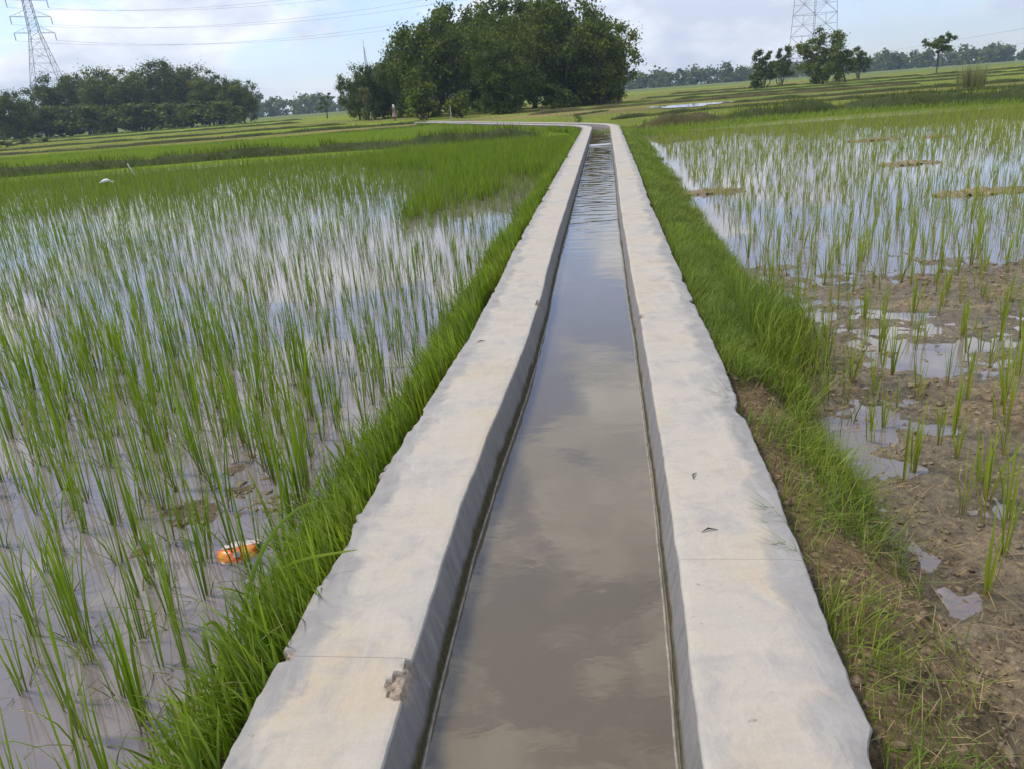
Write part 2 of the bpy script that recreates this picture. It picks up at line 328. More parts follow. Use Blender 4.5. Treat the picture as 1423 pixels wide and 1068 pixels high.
# ------------------------------------------------------------------ ground
def ground_h(s, y):
    """height of the soil; s = sideways distance from the channel's centre line"""
    x = s + xc(y)
    near = 1 - sstep(30.5, 33, y)
    a = np.abs(s)
    # right: verge bank, mud field, then water
    wv = 0.40 + 0.035 * np.clip(y, 0, 14) + 0.25 * fbm(y * 0.9, s * 0 + 3.0, 3)
    bankR = 0.275 * (1 - sstep(0.74 + 0.10, 0.74 + wv + 0.18, s)) + 0.03 * fbm(x * 4, y * 4, 3) * (s < 2.6)
    mudm = 0.006 - 0.085 * sstep(7.0, 12.5, y + 3.0 * fbm(x * 0.5, y * 0.5, 2)) - 0.0 * s
    mud = mudm + 0.095 * fbm(x * 1.1 + 5, y * 1.1, 3) + (0.085 * fbm(x * 5, y * 5, 4, 0.6) + 0.05 * (0.22 - np.abs(fbm(x * 8 + 3, y * 8, 3)))) * np.exp(-np.clip(y, 0, 60) / 14)
    rough = sstep(-0.10, 0.10, fbm(x * 0.9 + 2, y * 0.9 + 7, 3)) * (1 - sstep(10, 15, y))
    mud = mud + rough * (0.06 * np.abs(fbm(x * 7 + 1, y * 7, 4, 0.62)) + 0.05 * fbm(x * 13, y * 13, 3)) - 0.006 * rough
    hr = np.maximum(bankR - 0.03, 0) + mud * sstep(0.8, 1.3, s) + 0.035 * fbm(x * 9, y * 9, 4, 0.6) * (1 - sstep(1.1, 1.5, s))
    # left: narrow verge, flooded paddy with one mud patch
    bankL = 0.24 * (1 - sstep(0.78, 1.22 + 0.15 * fbm(y * 1.1, s * 0, 2), -s))
    patch = 0.060 * np.exp(-np.clip((((x + 1.42) / 0.55) ** 2 + ((y - 3.45) / 0.62) ** 2 + 2.4 * fbm(x * 3, y * 3, 3)), 0, 9) ** 1.5)
    hl = bankL - 0.06 + patch + 0.05 * fbm(x * 2.2, y * 2.2, 4) + 0.06 * fbm(x * 8, y * 8, 4, 0.6) * np.exp(-np.clip(y, 0, 60) / 10)
    h = np.where(s > 0, hr, hl)
    hfar = 0.10 + 0.10 * fbm(x * 0.15, y * 0.15, 3) + 0.0008 * np.clip(y - 60, 0, 400)
    h = h * near + hfar * (1 - near)
    # beside the wall past the first bund
    inside = 1 - sstep(0.45, 0.66, a)
    inside = inside * (1 - sstep(64.5, 66, y))
    return h * (1 - inside) + (-0.35) * inside
def growth(a, b, s0, g):
    o = [a]; s = s0
    while o[-1] < b: o.append(o[-1] + s); s *= g
    return o
sR = [0.0, 0.2, 0.4, 0.46, 0.52, 0.58, 0.63, 0.68] + growth(0.72, 3.2, 0.03, 1.0)
sR += growth(sR[-1] + 0.04, 1500, 0.045, 1.06)
sL = [0.2, 0.4, 0.46, 0.52, 0.58, 0.63, 0.68] + growth(0.72, 2.4, 0.045, 1.0)
sL += growth(sL[-1] + 0.06, 1500, 0.07, 1.065)
S = np.array([-v for v in sL[::-1]] + sR)
Y = [-400, -200, -60, -30, -15, -8, -5, -3, -2, -1.2, -0.6, -0.1, 0.3, 0.6] + growth(0.8, 5.6, 0.03, 1.0)
Y += growth(Y[-1] + 0.03, 1500, 0.032, 1.026); Y = np.array(Y)
SS, YY = np.meshgrid(S, Y); XX = SS + xc(YY); ZZ = ground_h(SS, YY)
# surface colours of the soils and crops
C = np.zeros(XX.shape + (4,)); C[..., 3] = 1
def setc(mask, c): C[..., :3] = C[..., :3] * (1 - mask[..., None]) + np.array(c) * mask[..., None]
ones = np.ones_like(XX)
setc(ones, (0.29, 0.215, 0.125))                                     # bare dry-brown soil
mudmask = (SS > 0) * sstep(1.0, 1.4, SS) * (YY < 33); setc(mudmask, (0.36, 0.285, 0.185))
wetm = (1 - sstep(0.0, 0.055, ZZ)) * (YY < 33)
setc(wetm * 0.6, (0.25, 0.20, 0.135))
setc((SS > 0) * sstep(0.2, -0.25, fbm(XX * 5, YY * 5, 4, 0.6) * 2.5) * (YY < 14) * 0.4, (0.12, 0.095, 0.06))
setc((SS < 0) * (SS > -1.25) * (YY < 33) * (ZZ > 0.03) * 0.8, (0.10, 0.085, 0.045))
setc((SS > 0.7) * (SS < 2.0) * sstep(4.0, 8, YY) * (YY < 33) * (ZZ > 0.04) * 0.7, (0.075, 0.085, 0.03))
bunds = []       # (list of (x, y), height, width, soil face?)
lev = [31.5, 57.5, 67, 79, 94, 113, 140, 175, 215, 280, 3500]
pal = [(0.22, 0.30, 0.05), (0.20, 0.24, 0.065), (0.22, 0.265, 0.07), (0.18, 0.235, 0.055), (0.23, 0.26, 0.08), (0.215, 0.215, 0.085), (0.19, 0.25, 0.065)]
rp = random.Random(4)
for i in range(len(lev) - 1):
    cuts = [-4000] + sorted(rp.uniform(-1.2, 1.2) * lev[i] for _ in range(4)) + [4000]
    for j in range(len(cuts) - 1):
        off = 2.5 * np.sin(XX * 0.03 + i * 2)
        mk = (YY + off > lev[i]) & (YY + off < lev[i + 1]) & (XX >= cuts[j]) & (XX < cuts[j + 1])
        setc(mk * 1.0, pal[(i * 3 + j * 2 + rp.randrange(2)) % len(pal)])
leftside = SS < -0.4
setc(leftside * sstep(31, 32.5, YY) * (1 - sstep(55, 58, YY)), (0.21, 0.30, 0.045))
setc((SS > 0.4) * sstep(31, 33, YY) * (1 - sstep(50, 60, YY)), (0.20, 0.25, 0.06))
setc(sstep(200, 300, YY), (0.16, 0.20, 0.085))
me = mesh_np('ground', np.stack([XX, YY, ZZ], -1).reshape(-1, 3), grid_faces(len(Y), len(S)), M['ground'], True,
             {'Col': ('FLOAT_COLOR', C.reshape(-1, 4)), 'wet': ('FLOAT', wetm.ravel()), 'far': ('FLOAT', sstep(28, 36, YY).ravel())})
tag(link('ground', me), kind='structure')

# ------------------------------------------------------------------ paddy water
def water_sheet(name, pts_fn, m):
    V, F = pts_fn; return tag(link(name, mesh_np(name, V, F, m, True)), kind='structure')
def strip(s0, s1, y0, y1, z, n=40, k=2):
    yv = np.linspace(y0, y1, n); V = []
    for y in yv:
        for t in np.linspace(0, 1, k): V.append((xc(y) + s0 + (s1 - s0) * t, y, z))
    return np.array(V), grid_faces(n, k)
water_sheet('paddy_water', strip(-60, -0.73, -8, 32.6, 0.0), M['water_paddy'])
water_sheet('paddy_water', strip(0.73, 60, -8, 32.4, 0.0), M['water_paddy'])
# far pond beyond the right-hand bund
pc = at(955, 146, 0.16)
pv = [(pc[0], pc[1], 0)]
for k in range(40):
    t = 2 * math.pi * k / 40; rr = 1 + 0.25 * math.sin(3 * t + 1) + 0.12 * math.sin(7 * t)
    pv.append((pc[0] + 2.9 * rr * math.cos(t) + 0.3 * rr * math.sin(t), pc[1] + 4.5 * rr * math.sin(t), 0))
pz = float(ground_h(np.array([p[0] - float(xc(p[1])) for p in pv]), np.array([p[1] for p in pv])).max()) + 0.012
pf = np.array([(0, 1 + k, 1 + (k + 1) % 40) for k in range(40)])
tag(link('pond_water', mesh_np('pond_water', np.array([(p[0], p[1], pz) for p in pv]), pf, M['water_paddy'], True)), kind='structure')

# ------------------------------------------------------------------ irrigation channel
chan = empty('irrigation_channel', (0, 0, 0))
tag(chan, 'straight concrete irrigation channel with cream washed walls running between the paddies', 'channel')
JL = [-3.0, 1.66, 4.7, 7.8, 10.6, 12.55, 14.0, 17, 20, 23, 26, 29, 32, 35, 38, 42, 46, 50, 54, 58, 62, 65.5]
JR = [-3.0, 2.13, 5.2, 8.1, 10.7, 12.95, 15.6, 18.4, 21.5, 24.5, 27.5, 30.5, 33.5, 36.5, 40, 44, 48, 52, 56, 60, 65.5]
prof_u = [-0.075, -0.05, -0.04, -0.028, -0.016, -0.005, -0.003, 0.0, 0.008, 0.018, 0.03, 0.042, 0.056, 0.075, 0.11, 0.15, 0.20, 0.25, 0.30, 0.335, 0.36, 0.374, 0.380, 0.378, 0.366, 0.350, 0.345, 0.345]
prof_z = [-0.15, 0.10, 0.17, 0.23, 0.29, 0.347, 0.352, 0.3565, 0.3592, 0.36, 0.36, 0.36, 0.36, 0.36, 0.36, 0.36, 0.36, 0.36, 0.36, 0.36, 0.3592, 0.357, 0.350, 0.338, 0.318, 0.295, 0.10, -0.15]
pu = np.array(prof_u); pz_ = np.array(prof_z); K = len(pu)
def wall_shift(side, y):
    return np.interp(y, [1.3, 1.9, 2.5, 3.1, 3.8, 4.6, 5.6, 8.0], [0, -0.02, -0.03, -0.02, 0.008, 0.03, 0.028, 0]) if side < 0 else np.interp(y, [1.3, 2.0, 2.7, 4.0, 6.0, 10.0, 14.0], [0, 0.008, 0.016, 0.018, 0.0, -0.02, 0])
def wall_segment(side, y0, y1):
    g = 0.0006
    st = 0.009 if y0 < 4 and y1 > 1 else 0.02 if y0 < 9 else 0.05 if y0 < 20 else 0.12
    if y1 < 1: st = 0.1
    if side < 0 and y0 == -3.0 or side > 0 and y0 == -3.0:
        yv = np.concatenate([np.linspace(y0 + g, 0.9, 12), np.arange(0.91, y1 - g, st), [y1 - g]])
    else: yv = np.linspace(y0 + g, y1 - g, max(3, int((y1 - y0) / st)))
    n = len(yv); Yg = np.repeat(yv[:, None], K, 1)
    U = np.repeat(pu[None], n, 0); Zg = np.repeat(pz_[None], n, 0)
    sg = 7.0 if side > 0 else 31.0
    out_w = np.clip((U - 0.30) / 0.08, 0, 1)
    rag = 0.018 * fbm(Yg * 1.6 + sg, Yg * 0, 3) + 0.016 * fbm(Yg * 8 + sg, U * 12 + 2, 6, 0.72)
    big = -0.045 * np.clip(fbm(Yg * 3.1 + sg + 40, Yg * 0 + 1, 2) - 0.17, 0, 1) / 0.2
    U = U + (rag + big) * out_w
    Zg = Zg - 0.010 * out_w * np.clip(0.5 + 2.2 * fbm(Yg * 9 + sg, U * 9, 3), 0, 1.5) * (Zg > 0.3)
    inn_w = 1 - np.clip(U / 0.06, 0, 1)
    U = U + inn_w * (0.012 * fbm(Yg * 1.4 + sg, Yg * 0 + 5, 3) + 0.006 * fbm(Yg * 12 + sg, Zg * 12, 3))
    Zg = Zg + 0.004 * fbm(Yg * 1.7 + sg, U * 4, 4) * (Zg > 0.3) + 0.0022 * fbm(Yg * 30, U * 30 + sg, 3) * (Zg > 0.34)
    chip = np.zeros_like(U)
    chips = [(-1, 1.575, 0.012, 0.075, 0.036, 0.022), (-1, 1.66, 0.375, 0.022, 0.035, 0.03), (-1, 2.55, 0.385, 0.25, 0.018, 0.03),
             (-1, 5.35, 0.003, 0.07, 0.014, 0.02), (1, 1.20, 0.385, 0.12, 0.04, 0.03), (1, 4.9, 0.0, 0.05, 0.012, 0.02), (-1, 3.3, 0.385, 0.2, 0.016, 0.025), (-1, 2.05, 0.385, 0.10, 0.014, 0.02)]
    for (sd_, cy, cu_, ry, ru, dep) in chips:
        if sd_ != side or cy < y0 - 0.3 or cy > y1 + 0.3: continue
        d2 = ((Yg - cy) / ry) ** 2 + ((U - cu_) / ru) ** 2 + 1.9 * fbm(Yg * 28, U * 28 + Zg * 20, 3) + np.clip((0.325 - Zg) / 0.02, 0, 9)
        w = sstep(1.05, 0.75, d2); chip = np.maximum(chip, w)
        Zg = Zg - w * dep * (0.55 + 0.8 * fbm(Yg * 70, U * 70, 2)) * (Zg > 0.32)
        inner = cu_ < 0.1
        U = U + w * (0.010 if inner else -0.012) * (Zg < 0.352)
    face = np.repeat((1.0 * ((pz_ < 0.3475) & (pu < 0.03)))[None], n, 0)
    under = np.repeat(((pu > 0.3) & (pz_ < 0.325))[None], n, 0) * 0.9
    tl = np.arctan(slope(Yg)); cs, sn = np.cos(tl), np.sin(tl)
    lat = side * (0.36 + U)
    X = xc(Yg) + lat * cs + wall_shift(side, Yg); Yw = Yg - lat * sn
    V = np.stack([X, Yw, Zg], -1).reshape(-1, 3)
    Fq = grid_faces(n, K)
    if side > 0: Fq = Fq[:, ::-1]
    caps = np.array([list(range(K)), [(n - 1) * K + k for k in range(K)][::-1]])
    if side < 0: caps = caps[:, ::-1]
    me = mesh_np('wall_segment', V, [Fq[:, ::-1], caps], M['concrete'], True, {'u': ('FLOAT', np.repeat((pu / 0.38)[None], n, 0).ravel()), 'face': ('FLOAT', face.ravel()), 'chip': ('FLOAT', np.maximum(chip, under).ravel())})
    me.set_sharp_from_angle(angle=R_(32))
    return link('wall_segment', me, chan)
for sd_, J in ((-1, JL), (1, JR)):
    for a, b in zip(J[:-1], J[1:]): wall_segment(sd_, a, b)
# bed and a pale strip standing in for the highlight along the water's edge
yv = np.concatenate([np.linspace(-3, 66, 180)])
V = np.array([(xc(y) + t * 0.5, y, -0.10) for y in yv for t in (-1, 1)])
link('channel_bed', mesh_np('channel_bed', V, grid_faces(len(yv), 2), M['bund_soil']), chan)
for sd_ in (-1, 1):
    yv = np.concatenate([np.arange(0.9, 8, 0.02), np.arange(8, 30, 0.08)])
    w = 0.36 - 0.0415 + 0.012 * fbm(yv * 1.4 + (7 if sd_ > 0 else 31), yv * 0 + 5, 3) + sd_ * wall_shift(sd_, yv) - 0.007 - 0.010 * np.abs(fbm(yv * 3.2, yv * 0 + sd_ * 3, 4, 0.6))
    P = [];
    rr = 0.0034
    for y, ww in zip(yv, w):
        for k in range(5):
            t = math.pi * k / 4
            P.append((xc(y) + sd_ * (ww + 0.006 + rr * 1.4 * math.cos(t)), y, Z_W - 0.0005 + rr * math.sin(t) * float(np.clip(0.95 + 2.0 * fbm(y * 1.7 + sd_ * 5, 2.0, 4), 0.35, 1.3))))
    link('meniscus_highlight', mesh_np('meniscus_highlight', np.array(P), grid_faces(len(yv), 5), M['highlight'], True), chan)
# channel water: long low standing waves farther off, a small step with foam before the bend
ny, nx = 1500, 9
yv = np.concatenate([np.linspace(-3, 0.9, 10), np.linspace(0.95, 36, ny), np.linspace(36.2, 66, 120)])
Yg, Ug = np.meshgrid(yv, np.linspace(-1, 1, nx), indexing='ij')
env = sstep(6.5, 13, Yg)
Zg = Z_W + 0.0016 * env * (np.sin(Yg * 21 + 2.5 * fbm(Yg * 0.8, Ug, 2) * 6 + Ug * 0.7) + 0.7 * np.sin(Yg * 33 + Ug * 2 + 9 * fbm(Yg, Ug * 2, 2)))
Zg += 0.004 * np.exp(-((Yg - 12.6 - 0.2 * Ug) / 0.10) ** 2) + 0.003 * np.exp(-((Yg - 9.9 - 0.1 * Ug) / 0.06) ** 2)
Zg += 0.035 * sstep(24.2, 24.5, Yg)
tl = np.arctan(slope(Yg)); X = xc(Yg) + Ug * 0.375 * np.cos(tl); Yw = Yg - Ug * 0.375 * np.sin(tl)
tag(link('channel_water', mesh_np('channel_water', np.stack([X, Yw, Zg], -1).reshape(-1, 3), grid_faces(len(yv), nx)[:, ::-1], M['water_channel'], True)), kind='structure')
yv = np.linspace(24.2, 24.42, 9)
Yg, Ug = np.meshgrid(yv, np.linspace(-0.95, 0.95, 16), indexing='ij')
Zf = Z_W + 0.035 * sstep(24.2, 24.5, Yg) + 0.012 + 0.014 * fbm(Yg * 14, Ug * 9, 3)
Xf = xc(Yg) + Ug * 0.33
tag(link('water_foam', mesh_np('water_foam', np.stack([Xf, Yg, Zf], -1).reshape(-1, 3), grid_faces(9, 16), M['foam'], True)), kind='structure')

# ------------------------------------------------------------------ blades
def blades(bx, by, bz, h, lean, bend, az, w, segs, yaw=None, t0=None):
    """arrays -> vertices, quads, t; one strip per blade"""
    n = len(bx); T = np.linspace(0, 1, segs + 1)[None, :]
    dx, dy = np.cos(az)[:, None], np.sin(az)[:, None]
    hor = h[:, None] * (lean[:, None] * T + bend[:, None] * T ** 2.2)
    ver = h[:, None] * (T * np.sqrt(np.clip(1 - lean[:, None] ** 2, 0.05, 1)) - 0.45 * np.clip(bend[:, None], 0, 2) ** 1.3 * T ** 2.4)
    cx = bx[:, None] + dx * hor; cy = by[:, None] + dy * hor; cz = bz[:, None] + ver
    ya = (az + np.pi / 2 + (yaw if yaw is not None else 0))[:, None]
    wd = w[:, None] * (0.55 + 0.45 * np.sin(np.clip(T * 3.0, 0, np.pi / 2))) * np.sqrt(np.clip(1.0 - T ** 2.2, 0.0, 1)) * 0.5 + w[:, None] * 0.02
    ox, oy = np.cos(ya) * wd, np.sin(ya) * wd
    V = np.empty((n, segs + 1, 2, 3)); V[:, :, 0, 0] = cx - ox; V[:, :, 0, 1] = cy - oy; V[:, :, 1, 0] = cx + ox; V[:, :, 1, 1] = cy + oy; V[:, :, :, 2] = cz[:, :, None]
    base = (np.arange(n) * (segs + 1) * 2)[:, None] + (np.arange(segs) * 2)[None]
    base = base.ravel(); Fq = np.stack([base, base + 1, base + 3, base + 2], 1)
    t = np.repeat(np.repeat(T, n, 0)[:, :, None], 2, 2)
    return V.reshape(-1, 3), Fq, t.ravel()
def blade_mesh(name, parts, m):
    V, F, t, o = [], [], [], 0
    for v, f, tt in parts: V.append(v); F.append(f + o); t.append(tt); o += len(v)
    return mesh_np(name, np.concatenate(V), np.concatenate(F), m, False, {'t': ('FLOAT', np.concatenate(t))})
def clump_blades(cx, cy, cz, nb, hmean, spread, w, segs, r0=0.014, g=rng):
    n = len(cx) * nb
    X = np.repeat(cx, nb); Yb = np.repeat(cy, nb); Zb = np.repeat(cz, nb); hm = np.repeat(hmean, nb)
    az = g.random(n) * 2 * np.pi; rr = r0 * np.sqrt(g.random(n))
    # each clump leans a little as a whole
    la = np.repeat(g.random(len(cx)) * 2 * np.pi, nb); lm = np.repeat(g.random(len(cx)) * 0.05, nb)
    h = hm * g.uniform(0.55, 1.12, n); lean = np.abs(g.normal(0, spread, n)) + 0.015; bend = np.clip(g.normal(0.03, 0.10, n), 0, 0.6)
    bend = np.where(g.random(n) < 0.06, bend + 0.35, bend)
    V, F, t = blades(X + rr * np.cos(az), Yb + rr * np.sin(az), Zb, h, lean, bend, az, w * g.uniform(0.7, 1.2, n), segs, g.uniform(-0.9, 0.9, n))
    k = (segs + 1) * 2
    zrel = V[:, 2] - np.repeat(Zb, k); V[:, 0] += np.repeat(np.cos(la) * lm, k) * zrel; V[:, 1] += np.repeat(np.sin(la) * lm, k) * zrel
    return V, F, t

# ------------------------------------------------------------------ rice
def rice_points(side, y0, y1, spacing, seed):
    g = np.random.default_rng(seed)
    pts = []
    ys = np.arange(y0, y1, spacing)
    X, Yp = np.meshgrid(np.arange(-40, 40, spacing), ys)
    X = X.ravel() + g.normal(0, spacing * 0.24, X.size); Yp = Yp.ravel() + g.normal(0, spacing * 0.24, Yp.size)
    s = X - xc(Yp)
    px, py, d = proj(np.stack([X, Yp, np.full_like(X, 0.2)], -1))
    ok = (d > 0.6) & (px > -330) & (px < IW + 330) & (py < IH + 320)
    ok &= (s * side > 0)
    return X[ok], Yp[ok], s[ok], px[ok], py[ok], d[ok], g
# left paddy
X, Yp, s, px, py, d, g = rice_points(-1, 0.9, 31.6, 0.165, 3)
edge = -s > 1.16 + 0.1 * g.random(len(X))
dens = 0.74 + 0.9 * fbm(X * 0.35, Yp * 0.35, 3) - 0.30 * np.exp(-(((X + 1.4) / 0.5) ** 2 + ((Yp - 3.4) / 0.6) ** 2))
dens += 0.20 - 0.22 * sstep(5, 10, Yp) + 0.12 * sstep(14, 20, Yp)
keep = edge & (g.random(len(X)) < np.clip(dens, 0.3, 1))
X, Yp, px, py, d = X[keep], Yp[keep], px[keep], py[keep], d[keep]
hL = (0.385 + 0.13 * fbm(X * 0.6, Yp * 0.6, 2)) * g.uniform(0.72, 1.15, len(X)) * (0.88 + 0.12 * sstep(2, 6, Yp))
zL = np.maximum(ground_h(X - xc(Yp), Yp), -0.05)
inframe = (px > -20) & (px < IW + 20) & (py < IH + 60) & (py > 100)
order = np.argsort(np.where(inframe, -hL / d, 0)); nearL = order[:200]
rest = np.ones(len(X), bool); rest[nearL] = False
protos = []
for k in range(14):
    gg = np.random.default_rng(100 + k); nb = 6 + k % 5
    v, f, t = clump_blades(np.zeros(1), np.zeros(1), np.zeros(1), nb, np.ones(1) * 0.46, 0.03, 0.0076, 5, 0.024, gg)
    v[:, 2] -= 0.0
    dv, df, dt = blades(np.zeros(4), np.zeros(4), np.zeros(4), gg.uniform(0.08, 0.2, 4), gg.uniform(0.3, 0.75, 4), gg.uniform(0.2, 0.6, 4), gg.random(4) * 6.28, np.full(4, 0.006), 4)
    protos.append(blade_mesh('rice_plant', [(v, f, t), (dv, df, dt * 0.12)], M['rice']))
def plant_copy(name, me, x, y, z, sc_, label, cat, group):
    o = bpy.data.objects.new(name, me); col.objects.link(o); o.location = (x, y, z); o.rotation_euler[2] = random.random() * 6.28
    o.scale = (sc_ * random.uniform(0.9, 1.1),) * 2 + (sc_,); return tag(o, label, cat, group)
for k, i in enumerate(nearL):
    plant_copy('rice_plant', protos[k % 14], X[i], Yp[i], zL[i], hL[i] / 0.42 * 1.25, 'clump of upright green rice standing in the shallow water of the left paddy', 'rice plant', 'rice clumps at the near edge of the left paddy')
def rice_stuff(name, X, Yp, Z, H, d, m, bands, label):
    parts = []
    for d0, d1, nb, segs, w, sp in bands:
        k = (d >= d0) & (d < d1)
        if k.any(): parts.append(clump_blades(X[k], Yp[k], Z[k], nb, H[k], sp, w, segs, 0.016 if d0 < 9 else 0.03))
    o = link(name, blade_mesh(name, parts, m)); return tag(o, label, 'rice', kind='stuff')
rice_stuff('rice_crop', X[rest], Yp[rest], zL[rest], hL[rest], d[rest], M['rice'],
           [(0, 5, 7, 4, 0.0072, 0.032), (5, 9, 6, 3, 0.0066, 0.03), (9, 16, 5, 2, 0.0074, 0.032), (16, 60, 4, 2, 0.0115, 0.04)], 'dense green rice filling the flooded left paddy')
# a denser unthinned stand at the far end beside the channel
g = np.random.default_rng(8)
n = 9000; X = g.uniform(-7.5, 4, n); Yp = g.uniform(12.5, 31.5, n); s = X - xc(Yp)
k = (s < -1.1) & (fbm(X * 0.3 + 4, Yp * 0.16, 3) + 0.20 - 0.13 * np.abs(s + 3.0) + 0.02 * (Yp - 17) > 0.0); X, Yp = X[k], Yp[k]
o = link('rice_stand', blade_mesh('rice_stand', [clump_blades(X, Yp, np.full(len(X), -0.03), 5, np.full(len(X), 0.40), 0.13, 0.016, 2, 0.05, g)], M['rice']))
tag(o, 'thick unthinned stand of rice at the far end of the left paddy', 'rice', kind='stuff')
# right field: sparse, paler
X, Yp, s, px, py, d, g = rice_points(1, 1.2, 31.3, 0.205, 5)
bw = 0.74 + 0.46 + 0.035 * np.clip(Yp, 0, 14)
dens = 0.74 + 0.9 * fbm(X * 0.4 + 9, Yp * 0.4, 3); dens += 0.15 * (1 - sstep(3, 5, Yp))
keep = (s > bw + 0.1 + 0.1 * g.random(len(X))) & (g.random(len(X)) < np.clip(dens, 0.12, 0.95))
X, Yp, px, py, d = X[keep], Yp[keep], px[keep], py[keep], d[keep]
hR = (0.33 + 0.12 * fbm(X * 0.5, Yp * 0.5, 2)) * g.uniform(0.6, 1.25, len(X)); zR = np.maximum(ground_h(X - xc(Yp), Yp), -0.05) - 0.01
inframe = (px > -20) & (px < IW + 20) & (py < IH + 60) & (py > 100)
nearR = np.argsort(np.where(inframe, -hR / d, 0))[:95]
rest = np.ones(len(X), bool); rest[nearR] = False
protoR = []
for k in range(10):
    gg = np.random.default_rng(300 + k)
    v, f, t = clump_blades(np.zeros(1), np.zeros(1), np.zeros(1), 6 + k % 6, np.ones(1) * 0.33, 0.085, 0.0072, 5, 0.014, gg)
    protoR.append(blade_mesh('rice_plant', [(v, f, t)], M['rice_light']))
for k, i in enumerate(nearR):
    plant_copy('rice_plant', protoR[k % 10], X[i], Yp[i], zR[i], hR[i] / 0.33, 'thin yellow green rice clump rooted in the churned mud of the right field', 'rice plant', 'rice clumps in the muddy right field')
rice_stuff('sparse_rice_crop', X[rest], Yp[rest], zR[rest], hR[rest], d[rest], M['rice_light'],
           [(0, 6, 7, 4, 0.007, 0.10), (6, 12, 6, 3, 0.0075, 0.11), (12, 60, 5, 2, 0.011, 0.12)], 'sparse pale rice spread over the right field')
# second paddy behind the left bund: bright young rice
g = np.random.default_rng(21); n = 26000
X = g.uniform(-48, 6, n); Yp = g.uniform(35.2, 57.5, n); px, py, d = proj(np.stack([X, Yp, np.full(n, 0.2)], -1))
k = (X - xc(Yp) < -1.0) & (px > -250); X, Yp = X[k], Yp[k]; n = len(X)
o = link('young_rice_crop', blade_mesh('young_rice_crop', [clump_blades(X, Yp, ground_h(X - xc(Yp), Yp), 4, np.full(n, 0.30), 0.25, 0.028, 1, 0.09, g)], M['rice_far']))
tag(o, 'bright young rice behind the grassy bund on the left', 'rice', kind='stuff')

# ------------------------------------------------------------------ verge and bank grass
def strip_grass(name, label, m, y0, y1, dens_fn, s_fn, h, w0, g, lean=0.25, bend=0.3, segs=4, keep_fn=None):
    parts = []
    for a, b, dn, wm, sg in dens_fn:
        n = int(dn * (b - a)); y = g.uniform(a, b, n); s = s_fn(y, g.random(n))
        if keep_fn is not None:
            k = keep_fn(s, y, g); y, s = y[k], s[k]; n = len(y)
        az = g.random(n) * 6.28; out_ = np.where(s > 0, 0.0, np.pi) + g.uniform(-1.5, 1.5, n); az = np.where(np.abs(s) < 0.95, out_, az)
        x = xc(y) + s; z = ground_h(s, y) - 0.01
        hh = h * g.uniform(0.4, 1.2, n) * (0.8 + 1.1 * np.clip(fbm(x * 2.5, y * 1.6, 3) + 0.2, 0, 0.8))
        parts.append(blades(x, y, z, hh, np.clip(np.abs(g.normal(0, lean, n)), 0, 0.9), np.clip(np.abs(g.normal(bend * 0.5, bend, n)), 0, 1.0), az, w0 * wm * g.uniform(0.6, 1.3, n), sg, g.uniform(-0.7, 0.7, n)))
    o = link(name, blade_mesh(name, parts, m)); return tag(o, label, 'grass', kind='stuff')
g = np.random.default_rng(31)
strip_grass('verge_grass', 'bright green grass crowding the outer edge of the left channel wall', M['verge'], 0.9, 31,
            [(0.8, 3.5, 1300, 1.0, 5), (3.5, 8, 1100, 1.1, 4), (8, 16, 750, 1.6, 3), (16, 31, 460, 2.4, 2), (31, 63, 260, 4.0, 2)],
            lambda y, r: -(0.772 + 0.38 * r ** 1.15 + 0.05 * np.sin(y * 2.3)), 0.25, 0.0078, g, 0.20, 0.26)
def bank_s(y, r): return 0.755 + (0.40 + 0.035 * np.clip(y, 0, 14)) * r
def bank_keep(s, y, g):
    cover = 0.10 + 0.28 * sstep(2.0, 3.0, y) + 0.75 * sstep(3.6, 4.6, y) - 0.45 * np.exp(-((y - 3.75) / 0.45) ** 2) * (s < 1.1)
    cover = cover + 1.5 * fbm((xc(y) + s) * 2.2 + 3, y * 2.2, 3) * (1 - sstep(5, 8, y)) + 0.5 * np.exp(-((y - 3.1) / 0.6) ** 2) * (s > 1.0)
    return g.random(len(s)) < np.clip(cover, 0.0, 1)
strip_grass('bank_grass', 'short green grass covering the earth bank beside the right channel wall', M['bank'], 1, 31,
            [(0.9, 3.6, 4200, 0.8, 3), (3.6, 8, 5200, 0.95, 3), (8, 16, 2000, 1.7, 2), (16, 31.5, 900, 3.0, 2), (31.5, 60, 240, 5.0, 2)], bank_s, 0.135, 0.0042, g, 0.45, 0.45, 3, bank_keep)
# one thick tall stand on the bank
n = 2600; y = g.normal(5.3, 0.62, n); s = 1.05 + np.abs(g.normal(0.20, 0.2, n)) + 0.03 * (y - 5.0); k = s < 1.62; y, s = y[k], s[k]; n = len(y)
V = blades(xc(y) + s, y, ground_h(s, y) - 0.01, 0.30 * g.uniform(0.5, 1.2, n), np.abs(g.normal(0, 0.22, n)).clip(0, .8), np.abs(g.normal(0.15, 0.25, n)).clip(0, 1), g.random(n) * 6.28, 0.0062 * g.uniform(0.6, 1.2, n), 4, g.uniform(-.7, .7, n))
o = link('tall_grass', blade_mesh('tall_grass', [V], M['bank'])); tag(o, 'thick tuft of tall grass on the bank beside the right wall', 'grass', kind='stuff')
# dry straw and fallen stalks on the near right bank, and a few on the wall tops
n = 1200; y = g.uniform(1.0, 5.0, n); s = 0.8 + 1.0 * g.random(n)
Vs = blades(xc(y) + s, y, ground_h(s, y) + 0.012, g.uniform(0.03, 0.12, n), g.uniform(0.9, 0.985, n), g.uniform(0, 0.12, n), g.random(n) * 6.28, g.uniform(0.0015, 0.0034, n), 3)
o = link('dry_straw', blade_mesh('dry_straw', [Vs], M['straw'])); tag(o, 'scattered dry straw on the bare near end of the right bank', 'straw', kind='stuff')

